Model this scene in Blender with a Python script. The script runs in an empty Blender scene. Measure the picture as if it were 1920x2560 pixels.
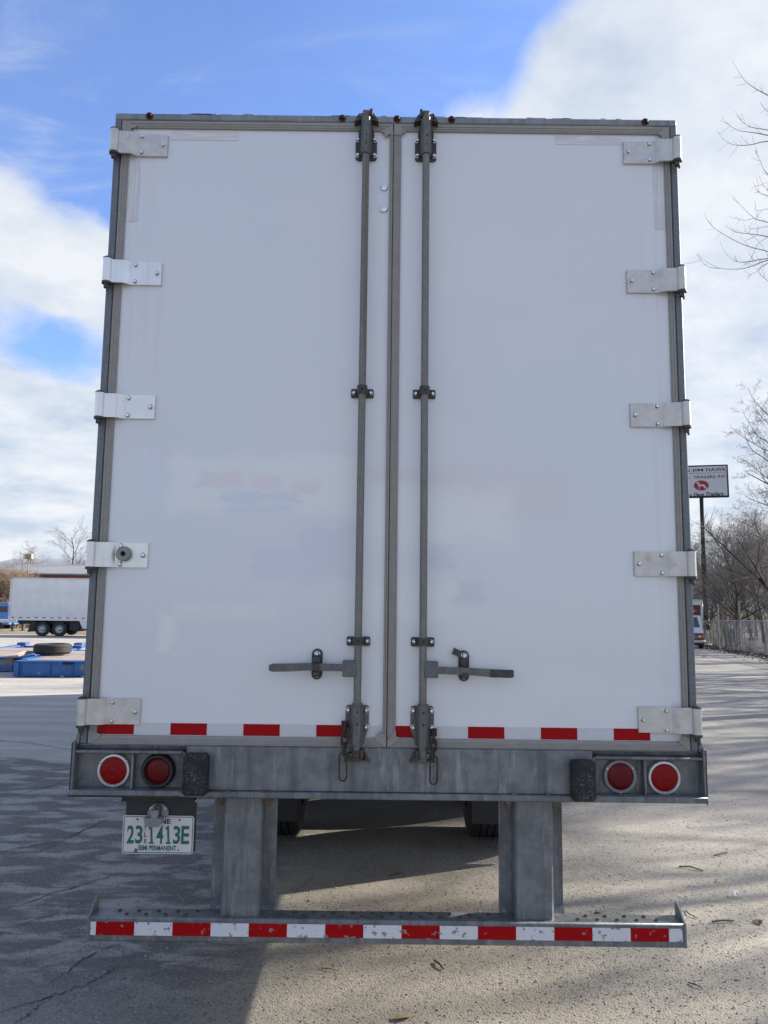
import bpy, bmesh, math, random
import numpy as np
from mathutils import Vector, Matrix
R = math.radians
C = bpy.context.scene.collection
rnd = random.Random(7)

# ------------------------------------------------------------------ camera, sky, sun, exposure
CAM = Vector((-0.033, -3.32, 1.84)); PITCH = R(6.8); ROLL = R(0.7); FPX = 1923.0
fwd = Vector((0, math.cos(PITCH), math.sin(PITCH))); up0 = Vector((0, -math.sin(PITCH), math.cos(PITCH))); x0v = Vector((1, 0, 0))
camX = x0v * math.cos(ROLL) + up0 * math.sin(ROLL); camU = -x0v * math.sin(ROLL) + up0 * math.cos(ROLL)
cd = bpy.data.cameras.new('camera'); cam = bpy.data.objects.new('camera', cd); C.objects.link(cam)
m = Matrix((camX, camU, -fwd)).transposed().to_4x4(); m.translation = CAM; cam.matrix_world = m
cd.sensor_fit = 'VERTICAL'; cd.sensor_height = 36; cd.sensor_width = 27; cd.lens = FPX / 2560 * 36
cd.clip_end = 2000; cd.clip_start = 0.05
bpy.context.scene.camera = cam

def pdir(px, py):
    return (fwd + camX * ((px - 960) / FPX) - camU * ((py - 1280) / FPX)).normalized()
def at(px, py, Y):
    d = pdir(px, py); return CAM + d * ((Y - CAM.y) / d.y)

SUN_H = Vector((2.05, 0.92)); SUN_EL = math.atan(1 / SUN_H.length); SUN_AZ = math.atan2(SUN_H.x, SUN_H.y)
sun_dir = Vector((SUN_H.x, SUN_H.y, 1)).normalized()
sl = bpy.data.lights.new('sun', 'SUN'); sl.energy = 5.0; sl.angle = R(0.53); sl.color = (1.0, 0.93, 0.82)
so = bpy.data.objects.new('sun', sl); C.objects.link(so); so.rotation_euler = (-sun_dir).to_track_quat('-Z', 'Y').to_euler(); so.location = (20, 10, 40)

vs = bpy.context.scene.view_settings
bpy.context.scene.display_settings.display_device = 'sRGB'
vs.view_transform = 'Standard'; vs.look = 'None'; vs.gamma = 1; vs.use_curve_mapping = False; vs.exposure = 1.3

W = bpy.data.worlds.new('World'); bpy.context.scene.world = W; W.use_nodes = True
nt = W.node_tree; nt.nodes.clear()
def wn(t, **k):
    n = nt.nodes.new(t)
    for a, b in k.items(): setattr(n, a, b)
    return n
def wl(a, b): nt.links.new(a, b)
sky = wn('ShaderNodeTexSky', sky_type='NISHITA', sun_disc=False, sun_elevation=SUN_EL, sun_rotation=SUN_AZ, altitude=200, air_density=1.0, dust_density=0.6, ozone_density=2.0)
tc = wn('ShaderNodeTexCoord'); nrm = wn('ShaderNodeVectorMath', operation='NORMALIZE'); wl(tc.outputs['Generated'], nrm.inputs[0])
D = nrm.outputs[0]
sep = wn('ShaderNodeSeparateXYZ'); wl(D, sep.inputs[0])
def wm(op, a, b=None, c=None, clamp=False):
    n = wn('ShaderNodeMath', operation=op, use_clamp=clamp)
    for i, v in enumerate((a, b, c)):
        if v is None: continue
        if isinstance(v, (int, float)): n.inputs[i].default_value = v
        else: wl(v, n.inputs[i])
    return n.outputs[0]
zc = wm('ADD', wm('ABSOLUTE', sep.outputs[2]), 0.22)
pv = wn('ShaderNodeCombineXYZ'); wl(wm('DIVIDE', sep.outputs[0], zc), pv.inputs[0]); wl(wm('DIVIDE', sep.outputs[1], zc), pv.inputs[1])
def wnoise(vec, scale, detail, rough, dist=0.0):
    n = wn('ShaderNodeTexNoise'); n.inputs['Scale'].default_value = scale; n.inputs['Detail'].default_value = detail
    n.inputs['Roughness'].default_value = rough; n.inputs['Distortion'].default_value = dist; wl(vec, n.inputs['Vector']); return n.outputs['Fac']
n1 = wnoise(pv.outputs[0], 1.6, 10, 0.64, 0.25)
n2 = wnoise(D, 5.0, 6, 0.6, 0.3)
v = wm('ADD', wm('MULTIPLY', wm('SUBTRACT', n1, 0.5), 1.7), wm('MULTIPLY', wm('SUBTRACT', n2, 0.5), 0.9))
v = wm('ADD', v, wm('SUBTRACT', 0.74, wm('MULTIPLY', wm('ABSOLUTE', sep.outputs[2]), 0.42)))   # clearer overhead, cloudier towards the horizon
BLOBS = [(60, 30, 22, -.72), (620, 40, 20, -.66), (1000, 20, 15, -.52), (1290, 0, 8, -.45), (220, 330, 9, -.35), (260, 520, 5, -.22), (225, 885, 4, -.50), (150, 862, 4, -.50), (70, 835, 4.2, -.47), (0, 805, 4, -.42),
         (20, 610, 11, .62), (140, 600, 8, .45), (230, 680, 5, .3), (60, 1100, 12, .42), (250, 960, 5, .25), (1900, 120, 20, .5), (1560, 300, 9, .3), (1800, 900, 20, .45), (740, 275, 5, .4), (1060, 285, 5, .35), (1300, 275, 7, .50), (1520, 110, 7, .35)]
for px, py, rad, w in BLOBS:
    d = wn('ShaderNodeVectorMath', operation='DOT_PRODUCT'); wl(D, d.inputs[0]); d.inputs[1].default_value = pdir(px, py)
    mr = wn('ShaderNodeMapRange', interpolation_type='SMOOTHSTEP'); wl(d.outputs['Value'], mr.inputs['Value'])
    mr.inputs['From Min'].default_value = math.cos(R(rad)); mr.inputs['From Max'].default_value = math.cos(R(rad * .15))
    mr.inputs['To Min'].default_value = 0; mr.inputs['To Max'].default_value = w
    v = wm('ADD', v, mr.outputs['Result'])
fac = wn('ShaderNodeMapRange', interpolation_type='SMOOTHSTEP'); wl(v, fac.inputs['Value'])
fac.inputs['From Min'].default_value = 0.13; fac.inputs['From Max'].default_value = 0.80; fac.inputs['To Max'].default_value = 0.96
shade = wn('ShaderNodeMapRange'); wl(wnoise(pv.outputs[0], 2.6, 7, .6), shade.inputs['Value'])
shade.inputs['From Min'].default_value = 0.37; shade.inputs['From Max'].default_value = 0.62; shade.inputs['To Min'].default_value = 0.0; shade.inputs['To Max'].default_value = 1.0
mpw = wn('ShaderNodeMapping'); wl(pv.outputs[0], mpw.inputs[0]); mpw.inputs['Rotation'].default_value = (0, 0, R(35)); mpw.inputs['Scale'].default_value = (1.0, 2.6, 1)
wisp = wn('ShaderNodeMapRange', interpolation_type='SMOOTHSTEP'); wl(wnoise(mpw.outputs[0], 1.7, 9, .62, .8), wisp.inputs['Value'])
wisp.inputs['From Min'].default_value = 0.44; wisp.inputs['From Max'].default_value = 0.75; wisp.inputs['To Min'].default_value = 0.07; wisp.inputs['To Max'].default_value = 0.62
cc = wn('ShaderNodeMix', data_type='RGBA'); wl(shade.outputs[0], cc.inputs[0])
cc.inputs[6].default_value = (3.15, 3.65, 4.4, 1); cc.inputs[7].default_value = (4.95, 5.08, 5.25, 1)
tint = wn('ShaderNodeMix', data_type='RGBA', blend_type='MULTIPLY'); tint.inputs[0].default_value = 1; wl(sky.outputs[0], tint.inputs[6]); tint.inputs[7].default_value = (1.04, 1.24, 1.70, 1)
mx = wn('ShaderNodeMix', data_type='RGBA'); wl(wm('MAXIMUM', fac.outputs[0], wisp.outputs[0]), mx.inputs[0]); wl(tint.outputs[2], mx.inputs[6]); wl(cc.outputs[2], mx.inputs[7])
bg = wn('ShaderNodeBackground'); bg.inputs['Strength'].default_value = 0.074; wl(mx.outputs[2], bg.inputs[0])
ow = wn('ShaderNodeOutputWorld'); wl(bg.outputs[0], ow.inputs[0])

# ------------------------------------------------------------------ materials
class NB:
    def __init__(s, name):
        s.m = bpy.data.materials.new(name); s.m.use_nodes = True; s.t = s.m.node_tree
        s.p = s.t.nodes['Principled BSDF']; s._tc = None
    def n(s, t, **k):
        x = s.t.nodes.new(t)
        for a, b in k.items(): setattr(x, a, b)
        return x
    def l(s, a, b): s.t.links.new(a, b)
    def set(s, sock, v):
        if isinstance(v, bpy.types.NodeSocket): s.l(v, sock)
        else: sock.default_value = v
    def co(s):
        if s._tc is None: s._tc = s.n('ShaderNodeTexCoord').outputs['Object']
        return s._tc
    def math(s, op, a, b=None, c=None, clamp=False):
        x = s.n('ShaderNodeMath', operation=op, use_clamp=clamp)
        for i, v in enumerate((a, b, c)):
            if v is not None: s.set(x.inputs[i], v)
        return x.outputs[0]
    def noise(s, scale, detail=4, rough=.55, dist=0, vec=None):
        if isinstance(scale, (tuple, list)):
            mp = s.n('ShaderNodeMapping'); s.l(vec or s.co(), mp.inputs[0]); mp.inputs['Scale'].default_value = scale; vec = mp.outputs[0]; scale = 1
        x = s.n('ShaderNodeTexNoise'); x.inputs['Scale'].default_value = scale; x.inputs['Detail'].default_value = detail
        x.inputs['Roughness'].default_value = rough; x.inputs['Distortion'].default_value = dist; s.l(vec or s.co(), x.inputs['Vector']); return x.outputs['Fac']
    def ramp(s, v, lo, hi, a=0., b=1., smooth=True):
        x = s.n('ShaderNodeMapRange', interpolation_type='SMOOTHSTEP' if smooth else 'LINEAR'); s.l(v, x.inputs['Value'])
        for k, q in zip(('From Min', 'From Max', 'To Min', 'To Max'), (lo, hi, a, b)): x.inputs[k].default_value = q
        return x.outputs['Result']
    def mix(s, f, a, b, mode='MIX'):
        x = s.n('ShaderNodeMix', data_type='RGBA', blend_type=mode); s.set(x.inputs[0], f)
        for i, v in ((6, a), (7, b)): s.set(x.inputs[i], v if isinstance(v, bpy.types.NodeSocket) else (*v, 1) if len(v) == 3 else v)
        return x.outputs[2]
    def bump(s, h, strength=.3, dist=.002):
        b = s.n('ShaderNodeBump'); b.inputs['Strength'].default_value = strength; b.inputs['Distance'].default_value = dist; s.l(h, b.inputs['Height']); s.l(b.outputs[0], s.p.inputs['Normal'])
    def out(s, col, rough=.5, metal=0., spec=.5):
        s.set(s.p.inputs['Base Color'], col if isinstance(col, bpy.types.NodeSocket) else (*col, 1))
        s.set(s.p.inputs['Roughness'], rough); s.set(s.p.inputs['Metallic'], metal); s.p.inputs['Specular IOR Level'].default_value = spec
        return s.m

def simple(name, col, rough=.5, metal=0., var=0.12, vs_=12, stains=(), bump=None, spec=.5):
    b = NB(name); c = col
    n = b.noise(vs_, 4); f = b.ramp(n, .3, .7, 1 - var, 1 + var)
    cmb = b.n('ShaderNodeCombineColor'); [b.l(f, cmb.inputs[i]) for i in range(3)]
    c = b.mix(1.0, col, cmb.outputs[0], 'MULTIPLY')
    for sc, scale, lo, hi, amt in stains:
        c = b.mix(b.ramp(b.noise(scale, 6, .62), lo, hi, 0, amt), c, sc)
    if bump: b.bump(b.noise(bump[0], 3), bump[1], bump[2])
    return b.out(c, rough, metal, spec)

RUST = (.085, .032, .014)
M = {}
M['galv'] = simple('galvanised_steel', (.235, .25, .262), .52, .45, .14, 9, [((.15, .155, .155), (30, 30, 5), .45, .7, .6), ((.42, .43, .44), (46, 46, 12), .58, .74, .45), ((.09, .085, .075), 5, .6, .8, .5), (RUST, 14, .74, .86, .5)], (70, .12, .002))
M['galv_sill'] = simple('weathered_galvanised_sill', (.18, .19, .198), .5, .45, .2, 16, [((.10, .104, .108), (22, 22, 2.2), .46, .7, .75), ((.40, .415, .43), (34, 34, 5), .55, .72, .5), ((.36, .375, .39), 85, .58, .7, .35), ((.06, .055, .048), (3, 3, 9), .56, .76, .7), (RUST, (30, 30, 6), .70, .82, .5)], (70, .15, .002))
M['galv_frame'] = simple('galvanised_frame', (.155, .17, .185), .55, .4, .12, 60, [((.26, .275, .29), 75, .55, .72, .5), ((.07, .065, .06), 6, .6, .8, .4)], (90, .1, .002))
M['galv_dark'] = simple('weathered_lock_steel', (.13, .132, .126), .55, .4, .15, 30, [((.22, .225, .22), (60, 60, 14), .52, .75, .6), ((.10, .06, .03), (18, 18, 3), .58, .8, .35)], (80, .15, .0015))
M['rod'] = simple('lock_rod_steel', (.19, .188, .172), .5, .45, .12, 40, [((.14, .085, .04), (34, 34, .7), .52, .70, .7), ((.075, .075, .072), (12, 12, 2), .6, .8, .5)], (90, .1, .001))
M['plate_dark'] = simple('dark_cast_steel', (.06, .059, .055), .6, .3, .2, 40, [((.14, .14, .135), 50, .55, .75, .5), (RUST, 25, .62, .8, .35)], (90, .2, .001))
M['seal'] = simple('grey_door_seal', (.285, .27, .25), .55, .0, .06, 20, [((.15, .14, .125), (8, 8, 70), .55, .8, .4), ((.33, .32, .3), (50, 50, 2), .62, .8, .3)])
M['alu'] = simple('brushed_aluminium', (.78, .78, .77), .38, .65, .05, 8, [((.5, .5, .5), (90, 5, 2), .5, .75, .5)])
M['alu_dirty'] = simple('dirty_aluminium', (.57, .55, .52), .46, .5, .08, 20, [((.26, .22, .17), 14, .56, .78, .45), ((.62, .61, .59), (70, 5, 3), .5, .7, .4), ((.13, .12, .1), 60, .68, .78, .5)])
M['zinc'] = simple('bright_zinc_bolt', (.72, .74, .76), .22, .95, .1, 50)
M['nut_rust'] = simple('rusty_bolt', (.2, .15, .11), .7, .2, .3, 60, [(RUST, 40, .45, .6, .7)])
M['cam_rust'] = simple('rust_stained_steel', (.075, .062, .05), .7, .2, .25, 40, [(RUST, 30, .5, .7, .8)])
M['rust'] = simple('rusty_chain', (.05, .036, .03), .7, .3, .4, 60, [((.10, .045, .025), 90, .5, .7, .5)], (120, .3, .001))
M['black'] = simple('black_steel', (.022, .023, .024), .6, 0, .2, 10, [((.06, .055, .05), 8, .55, .8, .5)])
M['rubber'] = simple('tyre_rubber', (.022, .022, .023), .75, 0, .2, 20, [((.06, .056, .05), 7, .5, .8, .5)])
M['flap'] = simple('mud_flap_rubber', (.015, .016, .02), .6, 0, .2, 10)
M['void'] = simple('hole_shadow_black', (.008, .008, .008), .8, 0, 0, 10)
M['lens_red'] = simple('bright_red_lens', (.22, .001, .002), .3, 0, .12, 90, bump=(140, .25, .002), spec=.2)
M['lens_dark'] = simple('deep_red_lens', (.11, .001, .004), .3, 0, .15, 160, bump=(170, .3, .002), spec=.25)
M['lens_mark'] = simple('marker_lens', (.045, .003, .004), .5, 0, .1, 60, spec=.2)
M['bezel'] = simple('bright_bezel', (.55, .57, .6), .35, .6, .06, 30)
M['bezel_grey'] = simple('grey_bezel', (.24, .245, .24), .5, .2, .08, 30)
M['grommet'] = simple('rubber_grommet', (.02, .021, .022), .55, 0, .1, 30)
M['plate_white'] = simple('number_plate_white', (.60, .57, .55), .45, 0, .05, 25, [((.42, .36, .31), 40, .6, .8, .3)])
M['plate_green'] = simple('number_plate_green', (.012, .13, .085), .45, 0, .12, 60)
M['plate_ink'] = simple('number_plate_black', (.03, .04, .038), .5, 0, .1, 60)
M['white_flat'] = simple('white_painted_panel', (.72, .735, .75), .5, 0, .05, 1.5, [((.45, .45, .43), (1, 1, 8), .6, .8, .25)])
M['blue'] = simple('blue_painted_steel', (.012, .098, .31), .45, 0, .15, 3, [((.28, .26, .22), 2.5, .66, .72, .7), ((.02, .06, .2), 4, .6, .75, .6), (RUST, 3.2, .7, .78, .7)])
M['blue_rust'] = simple('rusting_blue_steel', (.02, .09, .28), .5, 0, .2, 3, [((.2, .15, .11), 1.6, .5, .62, .8), (RUST, 3, .6, .7, .8)])
M['deck'] = simple('worn_pale_deck', (.30, .265, .24), .8, 0, .2, 3, [((.4, .17, .14), 1.8, .52, .6, .7), ((.14, .11, .09), 5, .58, .68, .6)])
M['wood_bark'] = simple('grey_bark', (.115, .098, .085), .9, 0, .3, 6)
M['bark_dark'] = simple('dark_bark', (.06, .05, .043), .9, 0, .3, 6)
M['twig'] = simple('twig_bark', (.135, .123, .117), .9, 0, .2, 3)
M['twig_near'] = simple('pale_twig_bark', (.21, .18, .18), .85, 0, .2, 3)
M['shrub'] = simple('brown_shrub_stems', (.27, .195, .135), .9, 0, .25, 2)
M['brick'] = simple('far_brick', (.30, .13, .095), .85, 0, .15, 2)
M['bldg_white'] = simple('white_metal_siding', (.24, .245, .255), .6, 0, .06, 1)
M['tan'] = simple('tan_cabinet', (.30, .27, .21), .7, 0, .1, 2)
M['pole'] = simple('dark_sign_pole', (.02, .018, .018), .8, 0, .2, 3, [((.1, .07, .05), 4, .6, .8, .6)])
M['sign_face'] = simple('sign_face', (.52, .52, .53), .4, 0, .03, 2)
M['sign_ink'] = simple('sign_black_print', (.006, .009, .02), .5, 0, .0, 2)
M['sign_red'] = simple('sign_red_print', (.30, .018, .025), .5, 0, .08, 6)
M['fence'] = simple('galvanised_fence_post', (.42, .44, .45), .55, .3, .1, 3)
M['wire'] = simple('weathered_fence_wire', (.165, .18, .19), .7, .1, .1, 3)
M['truck_white'] = simple('truck_white_paint', (.66, .66, .66), .35, 0, .04, 3)
M['truck_red'] = simple('truck_maroon_paint', (.13, .02, .018), .35, 0, .1, 3)
M['truck_alu'] = simple('truck_aluminium', (.55, .56, .57), .4, .6, .08, 4)
M['glass'] = simple('dark_window_glass', (.03, .04, .045), .06, 0, .05, 3, spec=.8)
M['amber'] = simple('amber_lens', (.65, .20, .01), .2, 0, .05, 10)
M['lamp_clear'] = simple('clear_headlamp', (.6, .62, .62), .12, .3, .1, 20)
M['van_blue'] = simple('van_blue_paint', (.07, .22, .62), .35, 0, .06, 3)
M['twig_ground'] = simple('fallen_twig_bark', (.10, .08, .065), .9, 0, .3, 40)
M['leaf'] = simple('dry_leaf', (.33, .25, .16), .8, 0, .2, 30)
M['leaf_dark'] = simple('dark_leaf', (.045, .033, .027), .85, 0, .3, 30)
M['paper'] = simple('white_litter', (.75, .74, .72), .6, 0, .05, 30)
M['crack'] = simple('crack_dirt', (.045, .045, .046), .95, 0, .3, 10)
M['line'] = simple('worn_line_paint', (.40, .40, .40), .8, 0, .1, 5, [((.24, .235, .225), 6, .45, .62, .8)])
M['gravel'] = simple('loose_gravel', (.36, .335, .29), .9, 0, .35, 60)
M['pink_wear'] = simple('rim_steel', (.45, .46, .47), .4, .6, .1, 10)
M['black_bumper'] = None

def mk_dock_rubber():
    b = NB('scuffed_dock_rubber')
    a = b.ramp(b.noise((170, 60, 90), 3, .75, 2.5), .58, .64); a2 = b.ramp(b.noise(14, 3), .36, .58)
    col = b.mix(b.math('MULTIPLY', a, a2), (.010, .010, .011), (.34, .34, .34))
    b.bump(b.noise(60, 5), .8, .006)
    return b.out(col, .7)
M['dock'] = mk_dock_rubber()

def mk_tape(name, col, chip_lo, chip_amt, seedoff):
    b = NB(name)
    n = b.noise((55, 55, 55), 5, .6); n2 = b.noise((30, 30, 36), 4, .6)
    chip = b.math('MULTIPLY', b.ramp(n2, chip_lo, chip_lo + .03, 0, chip_amt), 1.0)
    c = b.mix(b.ramp(n, .3, .7, 0, .12), col, tuple(x * .6 for x in col))
    c = b.mix(b.ramp(b.noise((3, 3, 160), 3), .6, .75, 0, .12), c, tuple(min(1, x * 1.3 + .04) for x in col))
    c = b.mix(chip, c, (.24, .235, .22))
    b.out(c, .45, 0, .15); return b.m
M['tape_red'] = mk_tape('red_reflective_tape', (.34, .001, .004), .9, 0, 0)
M['tape_white'] = mk_tape('white_reflective_tape', (.60, .60, .62), .85, .3, 3)
M['chip_red'] = mk_tape('chipped_red_tape', (.35, .001, .004), .61, .9, 5)
M['chip_white'] = mk_tape('chipped_white_tape', (.66, .665, .68), .585, .95, 8)

def mk_sticker():
    b = NB('clear_sticker'); n = b.noise((6, 6, 120), 2)
    b.out(b.mix(b.ramp(n, .45, .6), (.60, .595, .61), (.70, .695, .71)), .35); return b.m
M['sticker'] = mk_sticker()
def mk_sticker_v():
    b = NB('clear_sticker_upright'); n = b.noise((120, 6, 6), 2)
    b.out(b.mix(b.ramp(n, .45, .6), (.60, .595, .61), (.70, .695, .71)), .35); return b.m
M['sticker_v'] = mk_sticker_v()

def mk_door():
    b = NB('white_door_skin')
    base = (.705, .722, .752)
    sx = b.n('ShaderNodeSeparateXYZ'); b.l(b.co(), sx.inputs[0])
    nx = b.math('MULTIPLY', b.math('SUBTRACT', b.noise((9, 1, 30), 4, .6), .5), .16)
    nz = b.math('MULTIPLY', b.math('SUBTRACT', b.noise((7, 1, 22), 4, .6), .5), .11)
    X = b.math('ADD', sx.outputs[0], nx); Z = b.math('ADD', sx.outputs[2], nz)
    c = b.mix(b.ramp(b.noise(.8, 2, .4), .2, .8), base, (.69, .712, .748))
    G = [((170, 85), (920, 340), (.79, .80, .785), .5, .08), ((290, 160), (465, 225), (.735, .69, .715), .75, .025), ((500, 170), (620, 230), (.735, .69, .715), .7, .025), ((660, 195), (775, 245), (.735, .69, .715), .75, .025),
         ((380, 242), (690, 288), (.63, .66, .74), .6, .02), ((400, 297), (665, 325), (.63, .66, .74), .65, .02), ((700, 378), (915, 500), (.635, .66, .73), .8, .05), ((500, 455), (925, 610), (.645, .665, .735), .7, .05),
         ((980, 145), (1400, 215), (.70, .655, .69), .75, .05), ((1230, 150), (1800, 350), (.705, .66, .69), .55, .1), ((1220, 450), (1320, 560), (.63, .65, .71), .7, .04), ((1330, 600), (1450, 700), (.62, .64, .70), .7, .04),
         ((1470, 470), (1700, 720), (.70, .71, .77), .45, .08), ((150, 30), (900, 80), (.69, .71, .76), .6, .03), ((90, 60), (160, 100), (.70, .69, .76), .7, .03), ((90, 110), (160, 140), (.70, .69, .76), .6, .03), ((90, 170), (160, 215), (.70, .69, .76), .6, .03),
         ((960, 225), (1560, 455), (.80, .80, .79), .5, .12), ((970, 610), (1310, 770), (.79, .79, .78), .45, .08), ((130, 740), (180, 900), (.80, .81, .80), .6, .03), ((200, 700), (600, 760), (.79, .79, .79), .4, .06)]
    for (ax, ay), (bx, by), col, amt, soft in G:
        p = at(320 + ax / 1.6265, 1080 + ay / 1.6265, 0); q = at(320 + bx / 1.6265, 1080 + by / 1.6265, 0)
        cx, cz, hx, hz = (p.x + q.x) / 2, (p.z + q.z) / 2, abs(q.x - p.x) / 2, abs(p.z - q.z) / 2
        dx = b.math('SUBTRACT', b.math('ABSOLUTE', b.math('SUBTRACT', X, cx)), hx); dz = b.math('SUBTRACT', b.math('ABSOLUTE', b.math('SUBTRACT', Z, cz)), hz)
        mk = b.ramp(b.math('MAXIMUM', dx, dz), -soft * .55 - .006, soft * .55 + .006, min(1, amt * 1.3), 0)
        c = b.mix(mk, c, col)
    c = b.mix(b.ramp(b.noise((40, 40, 1.2), 3), .62, .8, 0, .10), c, (.62, .61, .6))
    edge = b.ramp(b.math('ABSOLUTE', sx.outputs[0]), .95, 1.12)
    run = b.ramp(b.noise((55, 55, .9), 4), .52, .74)
    c = b.mix(b.math('MULTIPLY', b.math('MULTIPLY', edge, run), .2), c, (.50, .47, .42))
    c = b.mix(b.ramp(b.noise((130, 30, 130), 2), .74, .78, 0, .35), c, (.42, .41, .40))
    low = b.math('MULTIPLY', b.ramp(sx.outputs[2], 1.75, 1.28), b.ramp(b.noise((6, 6, 10), 5, .65), .42, .7))
    c = b.mix(b.math('MULTIPLY', low, .10), c, (.55, .53, .49))
    rgh = b.ramp(b.noise(2.2, 2), .2, .8, .16, .22)
    b.bump(b.noise(1.1, 2), .10, .02)
    b.p.inputs['Coat Weight'].default_value = .6; b.p.inputs['Coat Roughness'].default_value = .06
    return b.out(c, rgh)
M['door'] = mk_door()

def mk_asphalt():
    b = NB('worn_asphalt'); g = b.n('ShaderNodeNewGeometry').outputs['Position']; b._tc = g
    sx = b.n('ShaderNodeSeparateXYZ'); b.l(g, sx.inputs[0]); x, y = sx.outputs[0], sx.outputs[1]
    # broad tone: pale bleached lot with warm dust, darker mottled apron left of the trailer
    big = b.noise((.22, .3, 1), 5, .6); mid = b.noise((1.6, 1.9, 1), 6, .62)
    c = b.mix(b.ramp(big, .35, .65), (.345, .312, .258), (.415, .375, .31))
    c = b.mix(b.ramp(mid, .48, .72, 0, .5), c, (.255, .235, .205))
    c = b.mix(b.ramp(b.noise((.5, 1.2, 1), 5, .6), .56, .72, 0, .5), c, (.30, .26, .225))
    # old darker apron with paler lens-shaped patches
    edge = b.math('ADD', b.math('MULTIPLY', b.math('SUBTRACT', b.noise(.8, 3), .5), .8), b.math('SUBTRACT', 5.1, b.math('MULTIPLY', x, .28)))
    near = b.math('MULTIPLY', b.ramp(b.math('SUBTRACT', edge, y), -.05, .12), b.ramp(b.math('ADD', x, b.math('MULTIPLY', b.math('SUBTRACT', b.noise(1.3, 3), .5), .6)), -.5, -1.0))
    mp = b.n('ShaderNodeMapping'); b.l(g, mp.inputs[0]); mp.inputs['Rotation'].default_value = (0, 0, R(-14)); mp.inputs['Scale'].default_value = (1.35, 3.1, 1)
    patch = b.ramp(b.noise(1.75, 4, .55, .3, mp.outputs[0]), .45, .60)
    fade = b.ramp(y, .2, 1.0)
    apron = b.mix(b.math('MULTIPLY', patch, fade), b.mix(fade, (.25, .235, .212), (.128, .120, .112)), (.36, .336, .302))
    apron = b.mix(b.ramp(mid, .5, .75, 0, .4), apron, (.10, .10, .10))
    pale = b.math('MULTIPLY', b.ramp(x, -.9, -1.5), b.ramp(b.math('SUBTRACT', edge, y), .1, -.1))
    c = b.mix(b.math('MULTIPLY', b.ramp(y, 1.5, 5.0), .85), c, b.mix(b.ramp(mid, .35, .7), (.30, .285, .265), (.215, .205, .195)))  # greyer lane further off, with some tree shade put into the colour
    streak = b.noise((.35, 2.2, 1), 6, .65)
    lot = b.mix(b.ramp(streak, .35, .68), (.38, .352, .315), (.52, .487, .44))
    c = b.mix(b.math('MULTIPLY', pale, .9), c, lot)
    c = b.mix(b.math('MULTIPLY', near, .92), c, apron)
    # aggregate
    vo = b.n('ShaderNodeTexVoronoi'); vo.inputs['Scale'].default_value = 95; b.l(g, vo.inputs['Vector'])
    fine = b.noise(160, 3, .7)
    ag = b.n('ShaderNodeSeparateColor'); b.l(vo.outputs['Color'], ag.inputs[0])
    c = b.mix(b.ramp(ag.outputs[0], .80, .95, 0, .35), c, b.mix(.6, c, (.6, .57, .52)))
    c = b.mix(b.ramp(ag.outputs[1], .78, .95, 0, .6), c, (.085, .08, .075))
    c = b.mix(b.ramp(fine, .35, .65, 0, .28), c, (.14, .13, .12), 'MIX')
    spots = b.ramp(b.noise((2.3, 3.2, 1), 2, .4), .70, .76, 0, .5)
    c = b.mix(spots, c, (.09, .085, .08))
    h = b.math('ADD', b.math('MULTIPLY', fine, .5), b.math('ADD', b.math('MULTIPLY', vo.outputs['Distance'], -.7), b.math('MULTIPLY', b.noise(14, 4), 1.2)))
    b.bump(h, .5, .008)
    return b.out(c, .9, 0, .3)
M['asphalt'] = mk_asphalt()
M['litter_soil'] = simple('leafy_soil', (.075, .058, .044), .95, 0, .35, 3, [((.17, .13, .09), 9, .5, .7, .6)], (8, .8, .05))
M['dead_grass'] = simple('dead_grass_soil', (.20, .165, .115), .95, 0, .3, .7, [((.11, .085, .06), 2, .5, .7, .6)], (5, .8, .05))

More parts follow.
